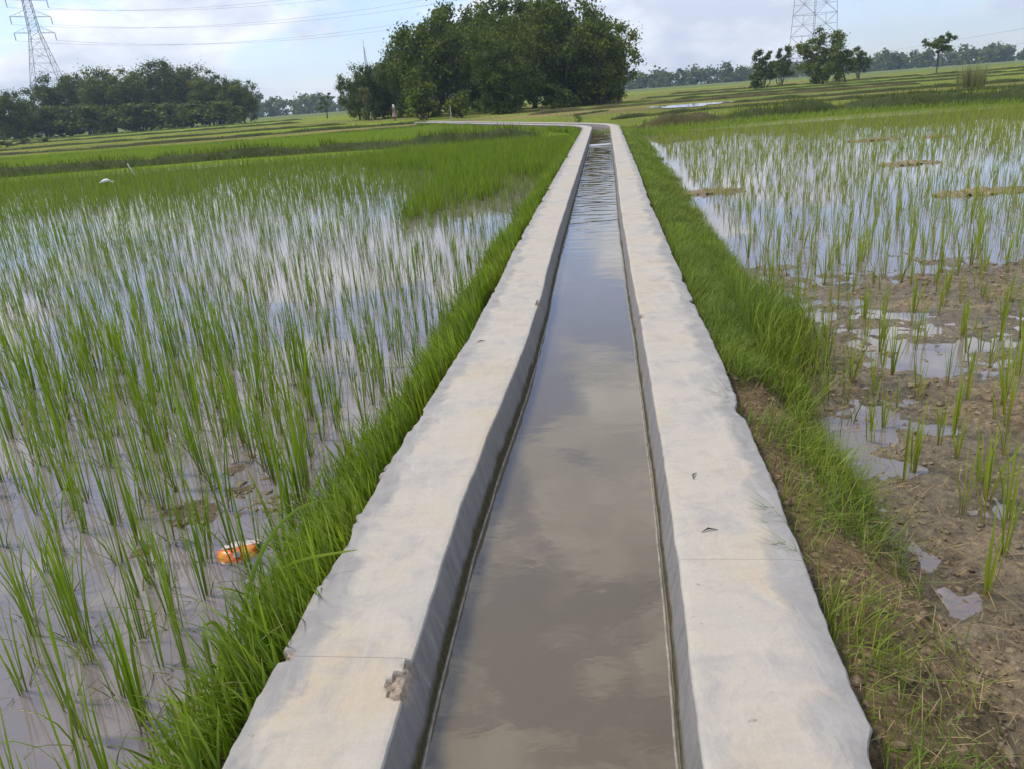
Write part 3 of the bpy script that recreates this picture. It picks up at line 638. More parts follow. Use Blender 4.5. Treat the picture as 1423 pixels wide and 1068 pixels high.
# wall-edge grass sprigs lying over the right wall
for k, (px_, py_) in enumerate([(1070, 765), (1050, 715), (1025, 548), (950, 378), (948, 330)]):
    p = at(px_, py_, T_TOP); gg = np.random.default_rng(500 + k); n = 11
    sgn = 0.06 + 0.05 * gg.random(n)
    V = blades(xc(p[1]) + 0.765 + 0.012 * np.abs(gg.normal(size=n)), p[1] + 0.03 * gg.normal(size=n), np.full(n, T_TOP - 0.05), gg.uniform(0.07, 0.19, n), gg.uniform(0.55, 0.88, n), gg.uniform(0.0, 0.25, n), np.pi + gg.normal(0, 0.5, n), np.full(n, 0.004), 4, gg.uniform(-.3, .3, n))
    o = link('grass_sprig', blade_mesh('grass_sprig', [V], M['bank']))
    tag(o, ['grass sprig reaching over the right wall edge, nearest to the viewer', 'second nearest grass sprig over the right wall edge', 'grass sprig over the right wall edge beside the bare soil gap', 'grass sprig over the right wall edge by the thick tall tuft', 'farthest grass sprig lying over the right wall edge'][k], 'grass', 'grass sprigs over the right wall')

# long arching blades beside the wrapper
def px_blade(name, pix, wid, m, zb, zt, label, cat='grass'):
    n = len(pix); mid = []
    for i, (a, b) in enumerate(pix):
        t = i / (n - 1); z = zb + (zt[i]); mid.append(at(a, b, z))
    mid = np.array(mid); tt = np.linspace(0, 1, n); fine = np.linspace(0, 1, 14)
    mid = np.stack([np.interp(fine, tt, mid[:, k]) for k in range(3)], 1)
    for _ in range(3): mid[1:-1] = 0.25 * mid[:-2] + 0.5 * mid[1:-1] + 0.25 * mid[2:]
    d = np.gradient(mid, axis=0); sdv = np.cross(d, np.array([0.3, -0.8, 0.55])); sdv /= np.linalg.norm(sdv, axis=1)[:, None]
    w = wid * 0.5 * np.sin(np.clip(fine * 4, 0, np.pi / 2)) * np.sqrt(np.clip(1 - fine ** 3, 0.02, 1))
    fold = np.cross(sdv, d); fold /= np.linalg.norm(fold, axis=1)[:, None]
    V = np.concatenate([mid - sdv * w[:, None], mid + fold * (w * 0.35)[:, None], mid + sdv * w[:, None]], 1).reshape(-1, 3)
    return V, grid_faces(14, 3), np.repeat(fine, 3)
tuft = empty('long_grass_tuft', at(322, 960, 0.05)); tag(tuft, 'tuft of long arching grass leaves bending over the left wall edge', 'grass')
for pix, zt in (([(345, 900), (350, 850), (372, 800), (410, 778), (450, 770), (497, 763)], [0, 0.16, 0.30, 0.36, 0.38, 0.37]),
                ([(325, 985), (330, 900), (345, 800), (380, 730), (420, 700), (447, 694)], [0, 0.12, 0.30, 0.42, 0.46, 0.46]),
                ([(318, 930), (312, 880), (296, 860), (280, 872)], [0.02, 0.14, 0.20, 0.19]),
                ([(415, 800), (418, 740), (430, 690), (455, 640)], [0.05, 0.2, 0.3, 0.40])):
    V, F, t = px_blade('leaf', pix, 0.013, M['verge'], 0.05, zt, '')
    b = np.array(tuft.location); link('leaf', mesh_np('leaf', V - b, F, M['verge'], True, {'t': ('FLOAT', t)}), tuft)

# ------------------------------------------------------------------ mud clods on the right field
def ico():
    import bmesh
    bm = bmesh.new(); bmesh.ops.create_icosphere(bm, subdivisions=1, radius=1)
    V = np.array([v.co[:] for v in bm.verts]); F = np.array([[v.index for v in f.verts] for f in bm.faces]); bm.free(); return V, F
iv, if_ = ico()
def lumps(name, label, pts, rad, m, g, flat=0.55, kind='stuff', cat='mud'):
    n = len(pts); k = len(iv)
    A = iv[None] * (1 + 0.5 * g.normal(size=(n, k, 1)).clip(-1.4, 1.4)) * rad[:, None, None] * np.stack([g.uniform(0.7, 1.5, n), g.uniform(0.7, 1.5, n), np.full(n, flat)], 1)[:, None]
    a = g.random(n) * 6.28; c, s = np.cos(a)[:, None], np.sin(a)[:, None]
    B = np.stack([A[..., 0] * c - A[..., 1] * s, A[..., 0] * s + A[..., 1] * c, A[..., 2]], -1) + pts[:, None]
    F = (if_[None] + (np.arange(n) * k)[:, None, None]).reshape(-1, 3)
    o = link(name, mesh_np(name, B.reshape(-1, 3), F, m)); return tag(o, label, cat, kind=kind)
g = np.random.default_rng(41)
n = 34000; y = 1.3 + 13.0 * g.random(n) ** 1.3; x = xc(y) + 1.15 + (0.8 * y + 1.5) * g.random(n)
px_, py_, d_ = proj(np.stack([x, y, np.zeros(n)], 1))
k = (px_ < IW + 160) & (py_ < IH + 200) & (ground_h(x - xc(y), y) > -0.022) & (fbm(x * 0.9 + 2, y * 0.9 + 7, 3) + 0.05 + 0.08 * g.normal(size=n) > 0); x, y = x[k], y[k]
lumps('mud_clods', 'small clods of churned brown mud across the right field', np.stack([x, y, ground_h(x - xc(y), y) - 0.002], 1), np.clip(g.lognormal(-4.95, 0.55, len(x)), 0.003, 0.022), M['clod'], g, 0.6)
n = 600; y = g.normal(3.45, 0.42, n); x = g.normal(-1.4, 0.36, n); k = ground_h(x - xc(y), y) > -0.02; x, y = x[k], y[k]
lumps('mud_clods', 'small clods of mud around the orange wrapper in the left paddy', np.stack([x, y, ground_h(x - xc(y), y)], 1), np.clip(g.lognormal(-4.75, 0.45, len(x)), 0.004, 0.022), M['clod'], g)
n = 3000; y = g.uniform(1.0, 4.6, n); s = g.uniform(0.78, 1.5, n)
lumps('soil_crumbs', 'crumbs of dry soil on the near right bank', np.stack([xc(y) + s, y, ground_h(s, y)], 1), np.clip(g.lognormal(-5.5, 0.6, n), 0.002, 0.016), M['crumb'], g, 0.7)
# low mud islands in the flooded right field (told apart one by one)
for k, (a, b, rx, lab) in enumerate([(1215, 195, 1.0, 'far low mud strip in the flooded right field'), (1262, 228, 0.85, 'mud islet with grass in the flooded right field'), (1365, 268, 1.1, 'long mud strip near the right picture edge'), (985, 268, 0.9, 'mud patch beside the green bank in the flooded right field'), (1300, 190, 0.5, 'small far mud islet in the right field')]):
    p = at(a, b, 0.0); u, v = np.meshgrid(np.linspace(-0.75, 0.75, 70), np.linspace(-0.9, 0.9, 22), indexing='ij')
    rr = np.sqrt(u ** 2 + v ** 2) + 0.9 * fbm(u * rx * 5 + k * 9, v * 2, 4); z = 0.06 * (0.9 - rr) + 0.13 * fbm(u * rx * 11 + k, v * 6, 4, 0.6)
    o = link('mud_island', mesh_np('mud_island', np.stack([p[0] + u * rx * 0.85, p[1] + v * 0.26, np.maximum(z, -0.06)], -1).reshape(-1, 3), grid_faces(70, 22), M['clod'], True)); tag(o, lab, 'mud')

# ------------------------------------------------------------------ bunds (earth dikes) and their grass
bund_pts = []
def bund(pts, h, w, m, seed, grass=True):
    if seed >= 5: h, w = h * 0.6, w * 0.6
    pts = np.array(pts, float); tt = np.concatenate([[0], np.cumsum(np.linalg.norm(np.diff(pts, axis=0), axis=1))])
    n = max(20, int(tt[-1] / 0.3)); q = np.linspace(0, tt[-1], n); X = np.interp(q, tt, pts[:, 0]); Yb = np.interp(q, tt, pts[:, 1])
    Yb = Yb + 1.2 * fbm(q * 0.12 + seed, q * 0, 3)
    K_ = 11; u = np.linspace(-1, 1, K_); prof = (1 - np.abs(u) ** 2.6)
    hh = h * (1 + 1.2 * fbm(q * 0.5 + seed, q * 0 + 2, 4))
    hh = hh * np.clip(np.minimum(q, tt[-1] - q) / 1.5, 0, 1) ** 0.6
    Z0 = ground_h(X - xc(Yb), Yb)
    V = np.stack([np.repeat(X[:, None], K_, 1) + 0 * u, Yb[:, None] + u[None] * w * (1 + 0.5 * fbm(q[:, None] * 1.3 + seed, u[None] * 2, 2)), Z0[:, None] - 0.12 + (hh[:, None] + 0.12 * (hh[:, None] > 0.03)) * prof[None] + 0.14 * h * fbm(q[:, None] * 2.5, u[None] * 3 + seed, 3)], -1)
    bund_pts.append((V, h)); o = link('earth_bund', mesh_np('earth_bund', V.reshape(-1, 3), grid_faces(n, K_), m, True)); tag(o, kind='structure'); return V
M['bund_green'] = soil_mat('grassy_bund_soil', (0.06, 0.075, 0.025))
bA = bund([(-60, 31.5), (-20, 33.4), (-10, 35.0), (-3, 34.0), (2.1, 32.4)], 0.34, 0.75, M['bund_green'], 1)
bB = bund([(5.7, 33.2), (8.5, 34.5), (10.4, 35.0)], 0.5, 0.9, M['bund_soil'], 2)
bC = bund([(10.0, 35.3), (13.5, 36.5), (15.5, 36.3)], 0.50, 1.0, M['bund_green'], 3)
bD = bund([(14.5, 36.0), (20, 34.0), (27, 32.5), (60, 31.0)], 0.40, 1.1, M['bund_green'], 4)
bE = bund([(-60, 50), (-26, 54), (-10, 58.5), (-1, 60.0)], 0.25, 0.7, M['bund_green'], 5)
bF = bund([(-80, 66), (-30, 68), (-5, 72)], 0.3, 0.8, M['bund_green'], 6)
bG = bund([(3, 71), (10, 74), (22, 78), (40, 76)], 0.40, 1.2, M['bund_soil'], 7)
bH = bund([(6.5, 46), (14, 52), (30, 50), (60, 47)], 0.28, 0.8, M['bund_green'], 8)
bI = bund([(18, 62), (30, 62), (60, 57), (90, 55)], 0.35, 0.9, M['bund_green'], 9)
bJ = bund([(20, 92), (50, 88), (90, 84)], 0.35, 1.0, M['bund_green'], 10)
bK = bund([(-90, 84), (-40, 88), (-16, 92)], 0.3, 0.9, M['bund_green'], 11)
bL = bund([(-140, 120), (-60, 125), (-30, 130)], 0.4, 1.2, M['bund_green'], 12)
bM_ = bund([(20, 112), (60, 108), (120, 104)], 0.35, 1.1, M['bund_green'], 13)
bN = bund([(4.5, 43), (5.5, 52), (6.0, 60), (9.5, 66)], 0.22, 0.7, M['bund_green'], 14)
bO = bund([(-200, 165), (-90, 165), (-40, 175)], 0.4, 1.2, M['bund_green'], 15)
bP = bund([(30, 140), (70, 136), (160, 132)], 0.4, 1.2, M['bund_green'], 16)
g = np.random.default_rng(51); parts = []
for i, (V, h) in enumerate(bund_pts):
    n_, K_ = V.shape[:2]; dist = V[:, :, 1].mean(); ln = n_ * 0.3
    cnt = int(ln * (150 if dist < 40 else 34 if dist < 70 else 14 if dist < 100 else 8))
    if i in (1,): cnt = cnt // 2
    if i in (4, 13): cnt = cnt // 3
    r = g.integers(0, n_ - 1, cnt); c = g.integers(1, K_ - 1, cnt); p = V[r, c] + g.normal(0, 0.12, (cnt, 3)) * (1, 1, 0)
    ws = 0.02 * max(1, dist / 34)
    hh = (0.42 if i in (0, 2, 3) else 0.32 if i == 1 else 0.18) * g.uniform(0.35, 1.25, cnt) * (0.8 + 1.3 * fbm(p[:, 0] * 0.8, p[:, 1] * 0.8, 3))
    parts.append(blades(p[:, 0], p[:, 1], p[:, 2] - 0.04, hh, np.abs(g.normal(0, 0.3, cnt)).clip(0, .9), np.abs(g.normal(0.1, 0.3, cnt)).clip(0, 1), g.random(cnt) * 6.28, ws * g.uniform(0.6, 1.3, cnt), 2, g.uniform(-.7, .7, cnt)))
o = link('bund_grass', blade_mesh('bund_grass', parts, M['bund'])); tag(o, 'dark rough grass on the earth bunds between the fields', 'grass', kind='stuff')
# rough field grass farther out
n = 46000; Yp = 33 + 150 * g.random(n) ** 1.6; X = g.uniform(-0.85, 0.85, n) * (Yp + 6); s = X - xc(Yp)
k = ((s > 1.2) | (Yp > 60)) & ((np.abs(s) > 1.2) | (Yp > 67)) & ~((np.abs(X - pc[0]) < 4.2) & (np.abs(Yp - pc[1]) < 7)) & (fbm(X * 0.12, Yp * 0.12, 4) > -0.16); X, Yp = X[k], Yp[k]; n = len(X)
V = blades(X, Yp, ground_h(X - xc(Yp), Yp) - 0.03, g.uniform(0.10, 0.30, n), np.abs(g.normal(0, 0.35, n)).clip(0, .9), np.abs(g.normal(0.1, 0.2, n)).clip(0, 1), g.random(n) * 6.28, 0.03 * np.maximum(1, Yp / 45) * g.uniform(0.6, 1.3, n), 1, g.uniform(-.7, .7, n))
o = link('field_grass', blade_mesh('field_grass', [V], M['field_grass'])); tag(o, 'rough grass and weeds over the far fields', 'grass', kind='stuff')
# thick fringe of grass at the far edge of the right field
n = 7000; X = g.uniform(3.6, 34, n); Yp = np.interp(X, [5, 12, 16, 24, 40], [31.2, 33.6, 33.8, 31.6, 30.2]) + g.normal(0, 0.45, n)
V = blades(X, Yp, np.full(n, 0.0), 0.34 * g.uniform(0.4, 1.2, n), np.abs(g.normal(0, 0.25, n)).clip(0, .8), np.abs(g.normal(0.1, 0.2, n)).clip(0, 1), g.random(n) * 6.28, 0.022 * g.uniform(0.6, 1.3, n), 2, g.uniform(-.7, .7, n))
o = link('fringe_grass', blade_mesh('fringe_grass', [V], M['rice_far'])); tag(o, 'pale green grass fringe along the far edge of the right field', 'grass', kind='stuff')
# ------------------------------------------------------------------ trees
def leaf_cloud(cent, rad, nper, size, g, droop=0.0):
    """leaf-sized folded quads on and inside each clump sphere"""
    n = len(cent); tot = n * nper
    dirs = g.normal(size=(tot, 3)); dirs /= np.linalg.norm(dirs, axis=1)[:, None]
    r = np.repeat(rad, nper) * (0.25 + 0.85 * np.abs(g.normal(0.3, 0.42, tot)).clip(0, 1.6))
    P = np.repeat(cent, nper, 0) + dirs * r[:, None] * np.array([1, 1, 0.8])
    nrm = dirs * 0.8 + g.normal(size=(tot, 3)) * 0.7 + np.array([0, 0, 0.5]); nrm /= np.linalg.norm(nrm, axis=1)[:, None]
    a = np.cross(nrm, g.normal(size=(tot, 3))); a /= np.linalg.norm(a, axis=1)[:, None]; b = np.cross(nrm, a)
    sz = size * g.uniform(0.6, 1.4, tot)[:, None]; l = a * sz; w = b * sz * 0.42
    V = np.stack([P - l * 0.5, P + w - nrm * sz * 0.08, P + l * 0.5, P - w - nrm * sz * 0.08], 1).reshape(-1, 3)
    return V, np.arange(tot * 4).reshape(-1, 4)
def make_tree(seed, H, R, base=0.12, nclump=60, nper=110, leaf=0.34, mat_='leaf', trunk_r=0.22, lobes=7, top_bias=0.0, stems=1, crad=(0.20, 0.32), lean=0.0, open_=False):
    """returns trunk mesh and crown mesh of a tree of height H, crown radius R"""
    g = np.random.default_rng(seed); mb = MB(); zc0 = H * base
    zm = zc0 + (H - zc0) * 0.48; bumps = g.normal(size=(7, 3)); bumps /= np.linalg.norm(bumps, axis=1)[:, None]; bamp = g.uniform(-0.12, 0.24, 7)
    C_, Rd = [], []
    for i in range(nclump):
        d = g.normal(size=3); d /= np.linalg.norm(d)
        f = (1 - g.random() ** 1.2 * 0.75) * 0.86 * (1 + float((bamp * np.clip(bumps @ d, 0, 1) ** 3).sum()))
        hr = math.sqrt(max(1 - (max(d[2], 0) ** 2), 0.02)); hh = math.hypot(d[0], d[1]) + 1e-6
        q = R * f * (hr if d[2] > 0 else (0.9 + 0.1 * hr) * math.sqrt(max(1 - 0.55 * d[2] ** 2, 0)) * hh ** 0.35)
        zz = zm + d[2] * f * ((H - zm) if d[2] > 0 else (zm - zc0)) * (1.04 if d[2] > 0 else 1.1)
        zz = max(zz, zc0 * 0.9 + 0.2)
        C_.append((d[0] / hh * q + lean * zz, d[1] / hh * q, zz)); Rd.append(R * g.uniform(*crad))
    lob = [(*C_[k], 0, 0) for k in range(lobes)]
    V, F = leaf_cloud(np.array(C_), np.array(Rd), nper, leaf, g)
    V[:, 2] = np.maximum(V[:, 2], 0.15)
    crown = mesh_np('crown', V, F, M[mat_])
    for s in range(stems):
        o = g.normal(0, 0.25 * (stems > 1), 2); topz = zc0 + (H - zc0) * 0.55
        pts = [(o[0], o[1], -0.3), (o[0] * 1.3, o[1] * 1.3, H * 0.06), (o[0] * 2 + lean * zc0, o[1] * 2 + g.normal(0, 0.1), zc0 + 0.05 * H), (o[0] * 3 + lean * topz, o[1] * 3, topz)]
        mb.tube(pts, [trunk_r * 1.5, trunk_r, trunk_r * 0.85, trunk_r * 0.3], 8)
    for k in range(min(lobes, 8)):
        x, y, z, lr, lh = lob[k]; s = np.array([lean * zc0, 0, zc0 * g.uniform(0.7, 1.0) + 0.03 * H])
        e = np.array([x, y, z]); m_ = (s + e) / 2 + np.array([0, 0, -0.06 * H]) * g.random()
        mb.tube([s, m_, e], [trunk_r * 0.5, trunk_r * 0.33, trunk_r * 0.1], 6)
        for q in range(3):
            i = k + lobes * q
            if i < nclump: mb.tube([m_ * 0.4 + e * 0.6, (m_ * 0.2 + e * 0.3 + np.array(C_[i]) * 0.5), np.array(C_[i])], [trunk_r * 0.2, trunk_r * 0.13, trunk_r * 0.05], 5)
    tm = mb.build('trunk', M['bark'], None, True); trunk = tm.data; bpy.data.objects.remove(tm)
    return trunk, crown, H
PT = {
    'a': make_tree(1, 13, 6.0, 0.02, 110, 150, 0.33, 'leaf', 0.25, 9),
    'b': make_tree(2, 13, 5.2, 0.02, 104, 150, 0.33, 'leaf', 0.25, 8),
    'c': make_tree(3, 13, 6.6, 0.02, 115, 150, 0.34, 'leaf', 0.28, 10),
    'd': make_tree(4, 13, 5.5, 0.02, 100, 150, 0.33, 'leaf_mid', 0.22, 7),
    'bush': make_tree(5, 2.2, 1.6, 0.02, 22, 90, 0.22, 'leaf', 0.05, 5, stems=3, crad=(0.2, 0.35)),
    'pale': make_tree(6, 4.0, 2.2, 0.02, 26, 90, 0.24, 'leaf_pale', 0.06, 5, stems=3, crad=(0.2, 0.32)),
    'lone': make_tree(7, 7, 2.5, 0.50, 40, 100, 0.26, 'leaf', 0.09, 6, crad=(0.14, 0.26)),
    'multi': make_tree(8, 7.2, 3.2, 0.05, 54, 100, 0.28, 'leaf', 0.10, 6, stems=4, crad=(0.14, 0.24)),
    'wide': make_tree(9, 9.0, 4.4, 0.04, 72, 110, 0.30, 'leaf_mid', 0.16, 7, crad=(0.14, 0.24)),
    'leaning': make_tree(10, 6.0, 3.0, 0.25, 44, 100, 0.28, 'leaf_mid', 0.14, 5, lean=-0.32, crad=(0.14, 0.26)),
    'sparse': make_tree(11, 6.0, 2.4, 0.30, 13, 60, 0.30, 'leaf', 0.12, 6, crad=(0.14, 0.22)),
    'yellow': make_tree(12, 6.5, 2.2, 0.25, 20, 90, 0.28, 'leaf_yellow', 0.10, 5, crad=(0.18, 0.3)),
}
def gz(x, y): return float(ground_h(np.array([x - float(xc(y))]), np.array([y]))[0])
def tree(kind, px_, ytop, D, wpx, label, group=None, cat='tree', name='tree'):
    trunk, crown, H = PT[kind]; top = atY(px_, ytop, D)
    b = atY(px_, 200, D); up = atY(px_, 0, D)
    # stand it under its top: a vertical line, so x and y of the top
    x, y = top[0], top[1]; z0 = gz(x, y) - 0.05; h = top[2] - z0
    o = empty(name, (x, y, z0), random.random() * 6.28 if kind != 'leaning' else 0.0); k = h / H
    V = crown.vertices; R0 = max(abs(v) for v in (crown['rx'],)) if 'rx' in crown else None
    if R0 is None:
        a = np.empty(len(V) * 3, np.float32); V.foreach_get('co', a); a = a.reshape(-1, 3); crown['rx'] = float(np.percentile(np.hypot(a[:, 0], a[:, 1]), 97)); crown['zt'] = float(np.percentile(a[:, 2], 99.2)); R0 = crown['rx']
    k = h / crown['zt']; kx = wpx / 2 / FPX * D / R0
    o.scale = (kx, kx, k)
    link('trunk', trunk, o); link('crown', crown, o)
    return tag(o, label, cat, group)
# main grove behind the bend of the channel
G1 = 'trees of the big dark grove'
spec = [('b', 492, 103, 112, 46), ('a', 512, 92, 108, 60), ('d', 538, 78, 112, 62), ('c', 560, 60, 104, 80), ('a', 596, 22, 95, 110), ('b', 628, 12, 108, 96), ('d', 655, 14, 112, 90), ('c', 690, 24, 90, 105), ('b', 690, 8, 110, 100), ('a', 735, -3, 104, 130), ('c', 775, 0, 95, 125), ('b', 812, 14, 100, 104), ('a', 832, 36, 94, 92), ('d', 690, 52, 84, 70)]
spec.sort(key=lambda t: t[1])
words = ['leftmost', 'second', 'third', 'fourth', 'fifth', 'sixth', 'seventh', 'eighth', 'ninth', 'tenth', 'eleventh', 'twelfth', 'thirteenth', 'rightmost']
for (kd, px_, yt, D, w), wd in zip(spec, words):
    extra = {'leftmost': 'low ', 'rightmost': ''}.get(wd, '')
    lab = f'{extra}dark leafy tree, {wd} {"" if wd in ("leftmost", "rightmost") else "from the left "}in the big grove behind the channel'
    tree(kd, px_, yt, D, w, lab, G1)
tree('b', 851, 58, 98, 38, 'lower drooping tree at the right end of the big grove', G1)
for px_, yt, D, w, lab in [(585, 118, 84, 60, 'dark bush at the left front foot of the big grove'), (640, 128, 80, 50, 'dark bush right of the pale post at the big grove'), (700, 122, 84, 62, 'dark bush under the middle of the big grove'), (765, 118, 88, 60, 'dark bush under the right half of the big grove'), (820, 112, 94, 52, 'dark bush at the right foot of the big grove'), (535, 122, 108, 40, 'dark bush behind the walking person')]:
    tree('bush', px_, yt, D, w, lab, 'bushes at the foot of the big grove', 'bush', 'bush')
tree('pale', 508, 122, 102, 26, 'pale grey green bush at the left end of the big grove', None, 'bush', 'bush')
# left grove
G2 = 'trees of the left grove'
spec = [('a', 4, 128, 170, 60), ('d', 32, 142, 205, 44), ('b', 66, 108, 195, 58), ('c', 105, 106, 205, 66), ('a', 142, 98, 195, 74), ('b', 178, 104, 190, 60), ('c', 216, 88, 195, 76), ('a', 250, 94, 200, 70), ('d', 284, 103, 192, 60), ('b', 312, 112, 190, 56), ('a', 330, 114, 195, 44)]
words = ['cut by the left picture edge', 'second from the picture edge', 'below the left pylon', 'fourth from the picture edge', 'fifth from the picture edge', 'sixth from the picture edge', 'topped by the highest crown', 'eighth from the picture edge', 'ninth from the picture edge', 'second from its right end', 'at its right end']
for (kd, px_, yt, D, w), wd in zip(spec, words): tree(kd, px_, yt, D, w, f'dark tree of the left grove, {wd}', G2)
for px_, yt, D, w, lab in [(60, 150, 175, 70, 'dark undergrowth bush at the left end of the left grove'), (120, 148, 176, 70, 'dark undergrowth bush under the fourth tree of the left grove'), (180, 146, 176, 70, 'dark undergrowth bush at the middle of the left grove'), (240, 144, 178, 70, 'dark undergrowth bush behind the small yellow tree'), (305, 142, 180, 60, 'dark undergrowth bush at the right end of the left grove'), (90, 150, 186, 74, 'shaded bush second from the left under the left grove'), (150, 148, 186, 74, 'shaded bush third from the left under the left grove'), (212, 146, 186, 74, 'shaded bush left of the small yellow tree under the left grove'), (275, 143, 186, 70, 'shaded bush right of the small yellow tree under the left grove'), (20, 156, 180, 60, 'shaded bush at the left picture edge under the left grove')]:
    tree('bush', px_, yt, D, w, lab, 'bushes at the foot of the left grove', 'bush', 'bush')
tree('yellow', 249, 148, 165, 24, 'small yellow green tree in front of the left grove')
for px_, yt, D, w, lab in [(32, 193, 120, 20, 'pale bush before the left end of the left grove'), (8, 196, 105, 26, 'pale bush at the left picture edge'), (62, 191, 125, 16, 'small pale bush before the left grove, third from the picture edge')]:
    tree('pale', px_, yt, D, w, lab, 'pale bushes in the left distance', 'bush', 'bush')
tree('sparse', 450, 130, 165, 26, 'small spreading tree standing alone left of the big grove')
# right-hand trees
tree('multi', 1062, 70, 135, 40, 'bushy many stemmed tree left of the right pylon')
tree('multi', 1088, 66, 140, 34, 'slim bushy tree just left of the right pylon foot')
tree('wide', 1148, 41, 130, 78, 'broad leafy tree in front of the right pylon')
tree('leaning', 1178, 66, 128, 56, 'leaning tree with a bare slanting trunk right of the pylon')
tree('multi', 1196, 66, 150, 24, 'small dark tree behind the leaning tree')
tree('lone', 1307, 49, 138, 38, 'lone round crowned tree on a thin bare trunk at right')
for px_, yt, D, w, lab in [(1052, 108, 126, 22, 'low bush at the foot of the many stemmed tree'), (1140, 96, 128, 30, 'bush at the foot of the broad tree before the pylon'), (1185, 112, 150, 18, 'low bush right of the leaning tree')]:
    tree('bush', px_, yt, D, w, lab, 'bushes under the right-hand trees', 'bush', 'bush')
# far woodland on the horizon
g = np.random.default_rng(71); C_, Rd = [], []
for k in range(520):
    x = -620 + 1330 * k / 520 + g.normal(0, 3); y = g.uniform(480, 570); h = 9.0 + 8 * fbm(np.array([x * 0.018]), np.array([3.0]), 3)[0] + g.uniform(-1.5, 2.5)
    if g.random() < 0.05: h += 3.5
    z = 0.5
    for q in range(6):
        C_.append((x + g.normal(0, 3.6), y + g.normal(0, 2), h * (0.12 + 0.14 * q))); Rd.append(h * g.uniform(0.24, 0.36))
V, F = leaf_cloud(np.array(C_), np.array(Rd), 50, 1.6, g); V[:, 2] = np.maximum(V[:, 2], 0.0)
o = link('far_woodland', mesh_np('far_woodland', V, F, M['leaf_mid'])); tag(o, 'bluish far woodland along the horizon', 'woodland', kind='stuff')

# ------------------------------------------------------------------ pylons and conductors
def pylon(name, base, rz, levels, arms, peak, label, mr=0.09, panels=1.25):
    """levels: (z, half side) body outline; arms: (z, half length)"""
    o = empty(name, base, rz); tag(o, label, 'pylon', 'lattice pylons')
    zs = [l[0] for l in levels]; hs = [l[1] for l in levels]
    hw = lambda z: float(np.interp(z, zs, hs))
    for sx, sy in ((1, 1), (1, -1), (-1, 1), (-1, -1)):
        m_ = MB(); m_.tube([(sx * hs[i], sy * hs[i], zs[i] - (0.4 if i == 0 else 0)) for i in range(len(zs))], mr, 4); m_.build('leg', M['steel'], o)
    m_ = MB(); z = 0.0; k = 0
    while z < zs[-1] - 0.5:
        z2 = min(z + max(hw(z) * panels, 1.4), zs[-1]); a, b = hw(z), hw(z2)
        cs = [(-1, -1), (1, -1), (1, 1), (-1, 1)]
        for i in range(4):
            p, q = cs[i], cs[(i + 1) % 4]
            A = (p[0] * a, p[1] * a, z); B = (q[0] * b, q[1] * b, z2); C2 = (q[0] * a, q[1] * a, z); D2 = (p[0] * b, p[1] * b, z2)
            m_.tube([A, B], mr * 0.55, 3); m_.tube([C2, D2], mr * 0.55, 3); m_.tube([D2, B], mr * 0.55, 3)
            if a > 2.2:
                mid = lambda u, v: tuple((u[t] + v[t]) / 2 for t in range(3))
                ctr = mid(mid(A, B), mid(C2, D2)); m_.tube([mid(A, D2), ctr], mr * 0.4, 3); m_.tube([mid(C2, B), ctr], mr * 0.4, 3); m_.tube([mid(D2, B), ctr], mr * 0.4, 3)
        z = z2; k += 1
    m_.build('bracing', M['steel'], o)
    tips = []
    for z, hl in arms:
        w = hw(z)
        for s in (-1, 1):
            m_ = MB(); tip = (s * hl, 0, z)
            for sy in (-1, 1):
                m_.tube([(s * w, sy * w, z), tip], mr * 0.6, 4); m_.tube([(s * w, sy * hw(z + 1.6), z + 1.6), tip], mr * 0.5, 4)
            for t in (0.3, 0.6): m_.tube([(s * (w + (hl - w) * t), -w * (1 - t), z), (s * (w + (hl - w) * t), w * (1 - t), z)], mr * 0.4, 3); m_.tube([(s * (w + (hl - w) * t), w * (1 - t), z), (s * (w + (hl - w) * t), w * (1 - t), z + 1.6 * (1 - t))], mr * 0.4, 3)
            m_.build('cross_arm', M['steel'], o)
            m_ = MB(); n = 13; m_.tube([(s * hl, 0, z - 1.9 * i / (n - 1)) for i in range(n)], [0.05 if i % 2 else 0.14 for i in range(n)], 7); m_.build('insulator_string', M['glassy'], o)
            tips.append((s * hl, 0, z - 1.9))
    m_ = MB(); w = hs[-1]
    for sx, sy in ((1, 1), (1, -1), (-1, 1), (-1, -1)): m_.tube([(sx * w, sy * w, zs[-1]), (0, 0, peak)], mr * 0.7, 4)
    m_.build('peak', M['steel'], o)
    tips.append((0, 0, peak))
    c, s = math.cos(rz), math.sin(rz)
    return [np.array([base[0] + c * t[0] - s * t[1], base[1] + s * t[0] + c * t[1], base[2] + t[2]]) for t in tips]
DL, DR = 232.0, 190.0
lb = atY(84.5, 186, DL); rb = atY(1127, 112, DR)
zl = [atY(53.0, 48, DL)[2], atY(46.5, 25.5, DL)[2], atY(42, 2, DL)[2]]
tl_ = pylon('lattice_pylon', (lb[0], lb[1], 0.4), R_(40), [(0, 6.2), (zl[0], 1.25), (zl[2] + 2.5, 0.8)], [(z, 4.9) for z in zl], zl[2] + 6.5, 'left steel lattice pylon with three cross arms rising behind the left grove', 0.075, 1.3)
tr_ = pylon('lattice_pylon', (rb[0], rb[1], 0.4), R_(22), [(0, 3.9), (20, 3.0), (34, 1.3), (44.5, 0.9)], [(34, 5.4), (38.6, 5.2), (43.2, 5.0)], 48, 'right steel lattice pylon rising out of the top of the picture', 0.07, 1.25)
fb = atY(505.5, 66, 470.0)
mo = empty('lattice_mast', (fb[0], fb[1], 0.3)); tag(mo, 'slender distant lattice mast above the left shoulder of the big grove', 'mast')
mh = fb[2]
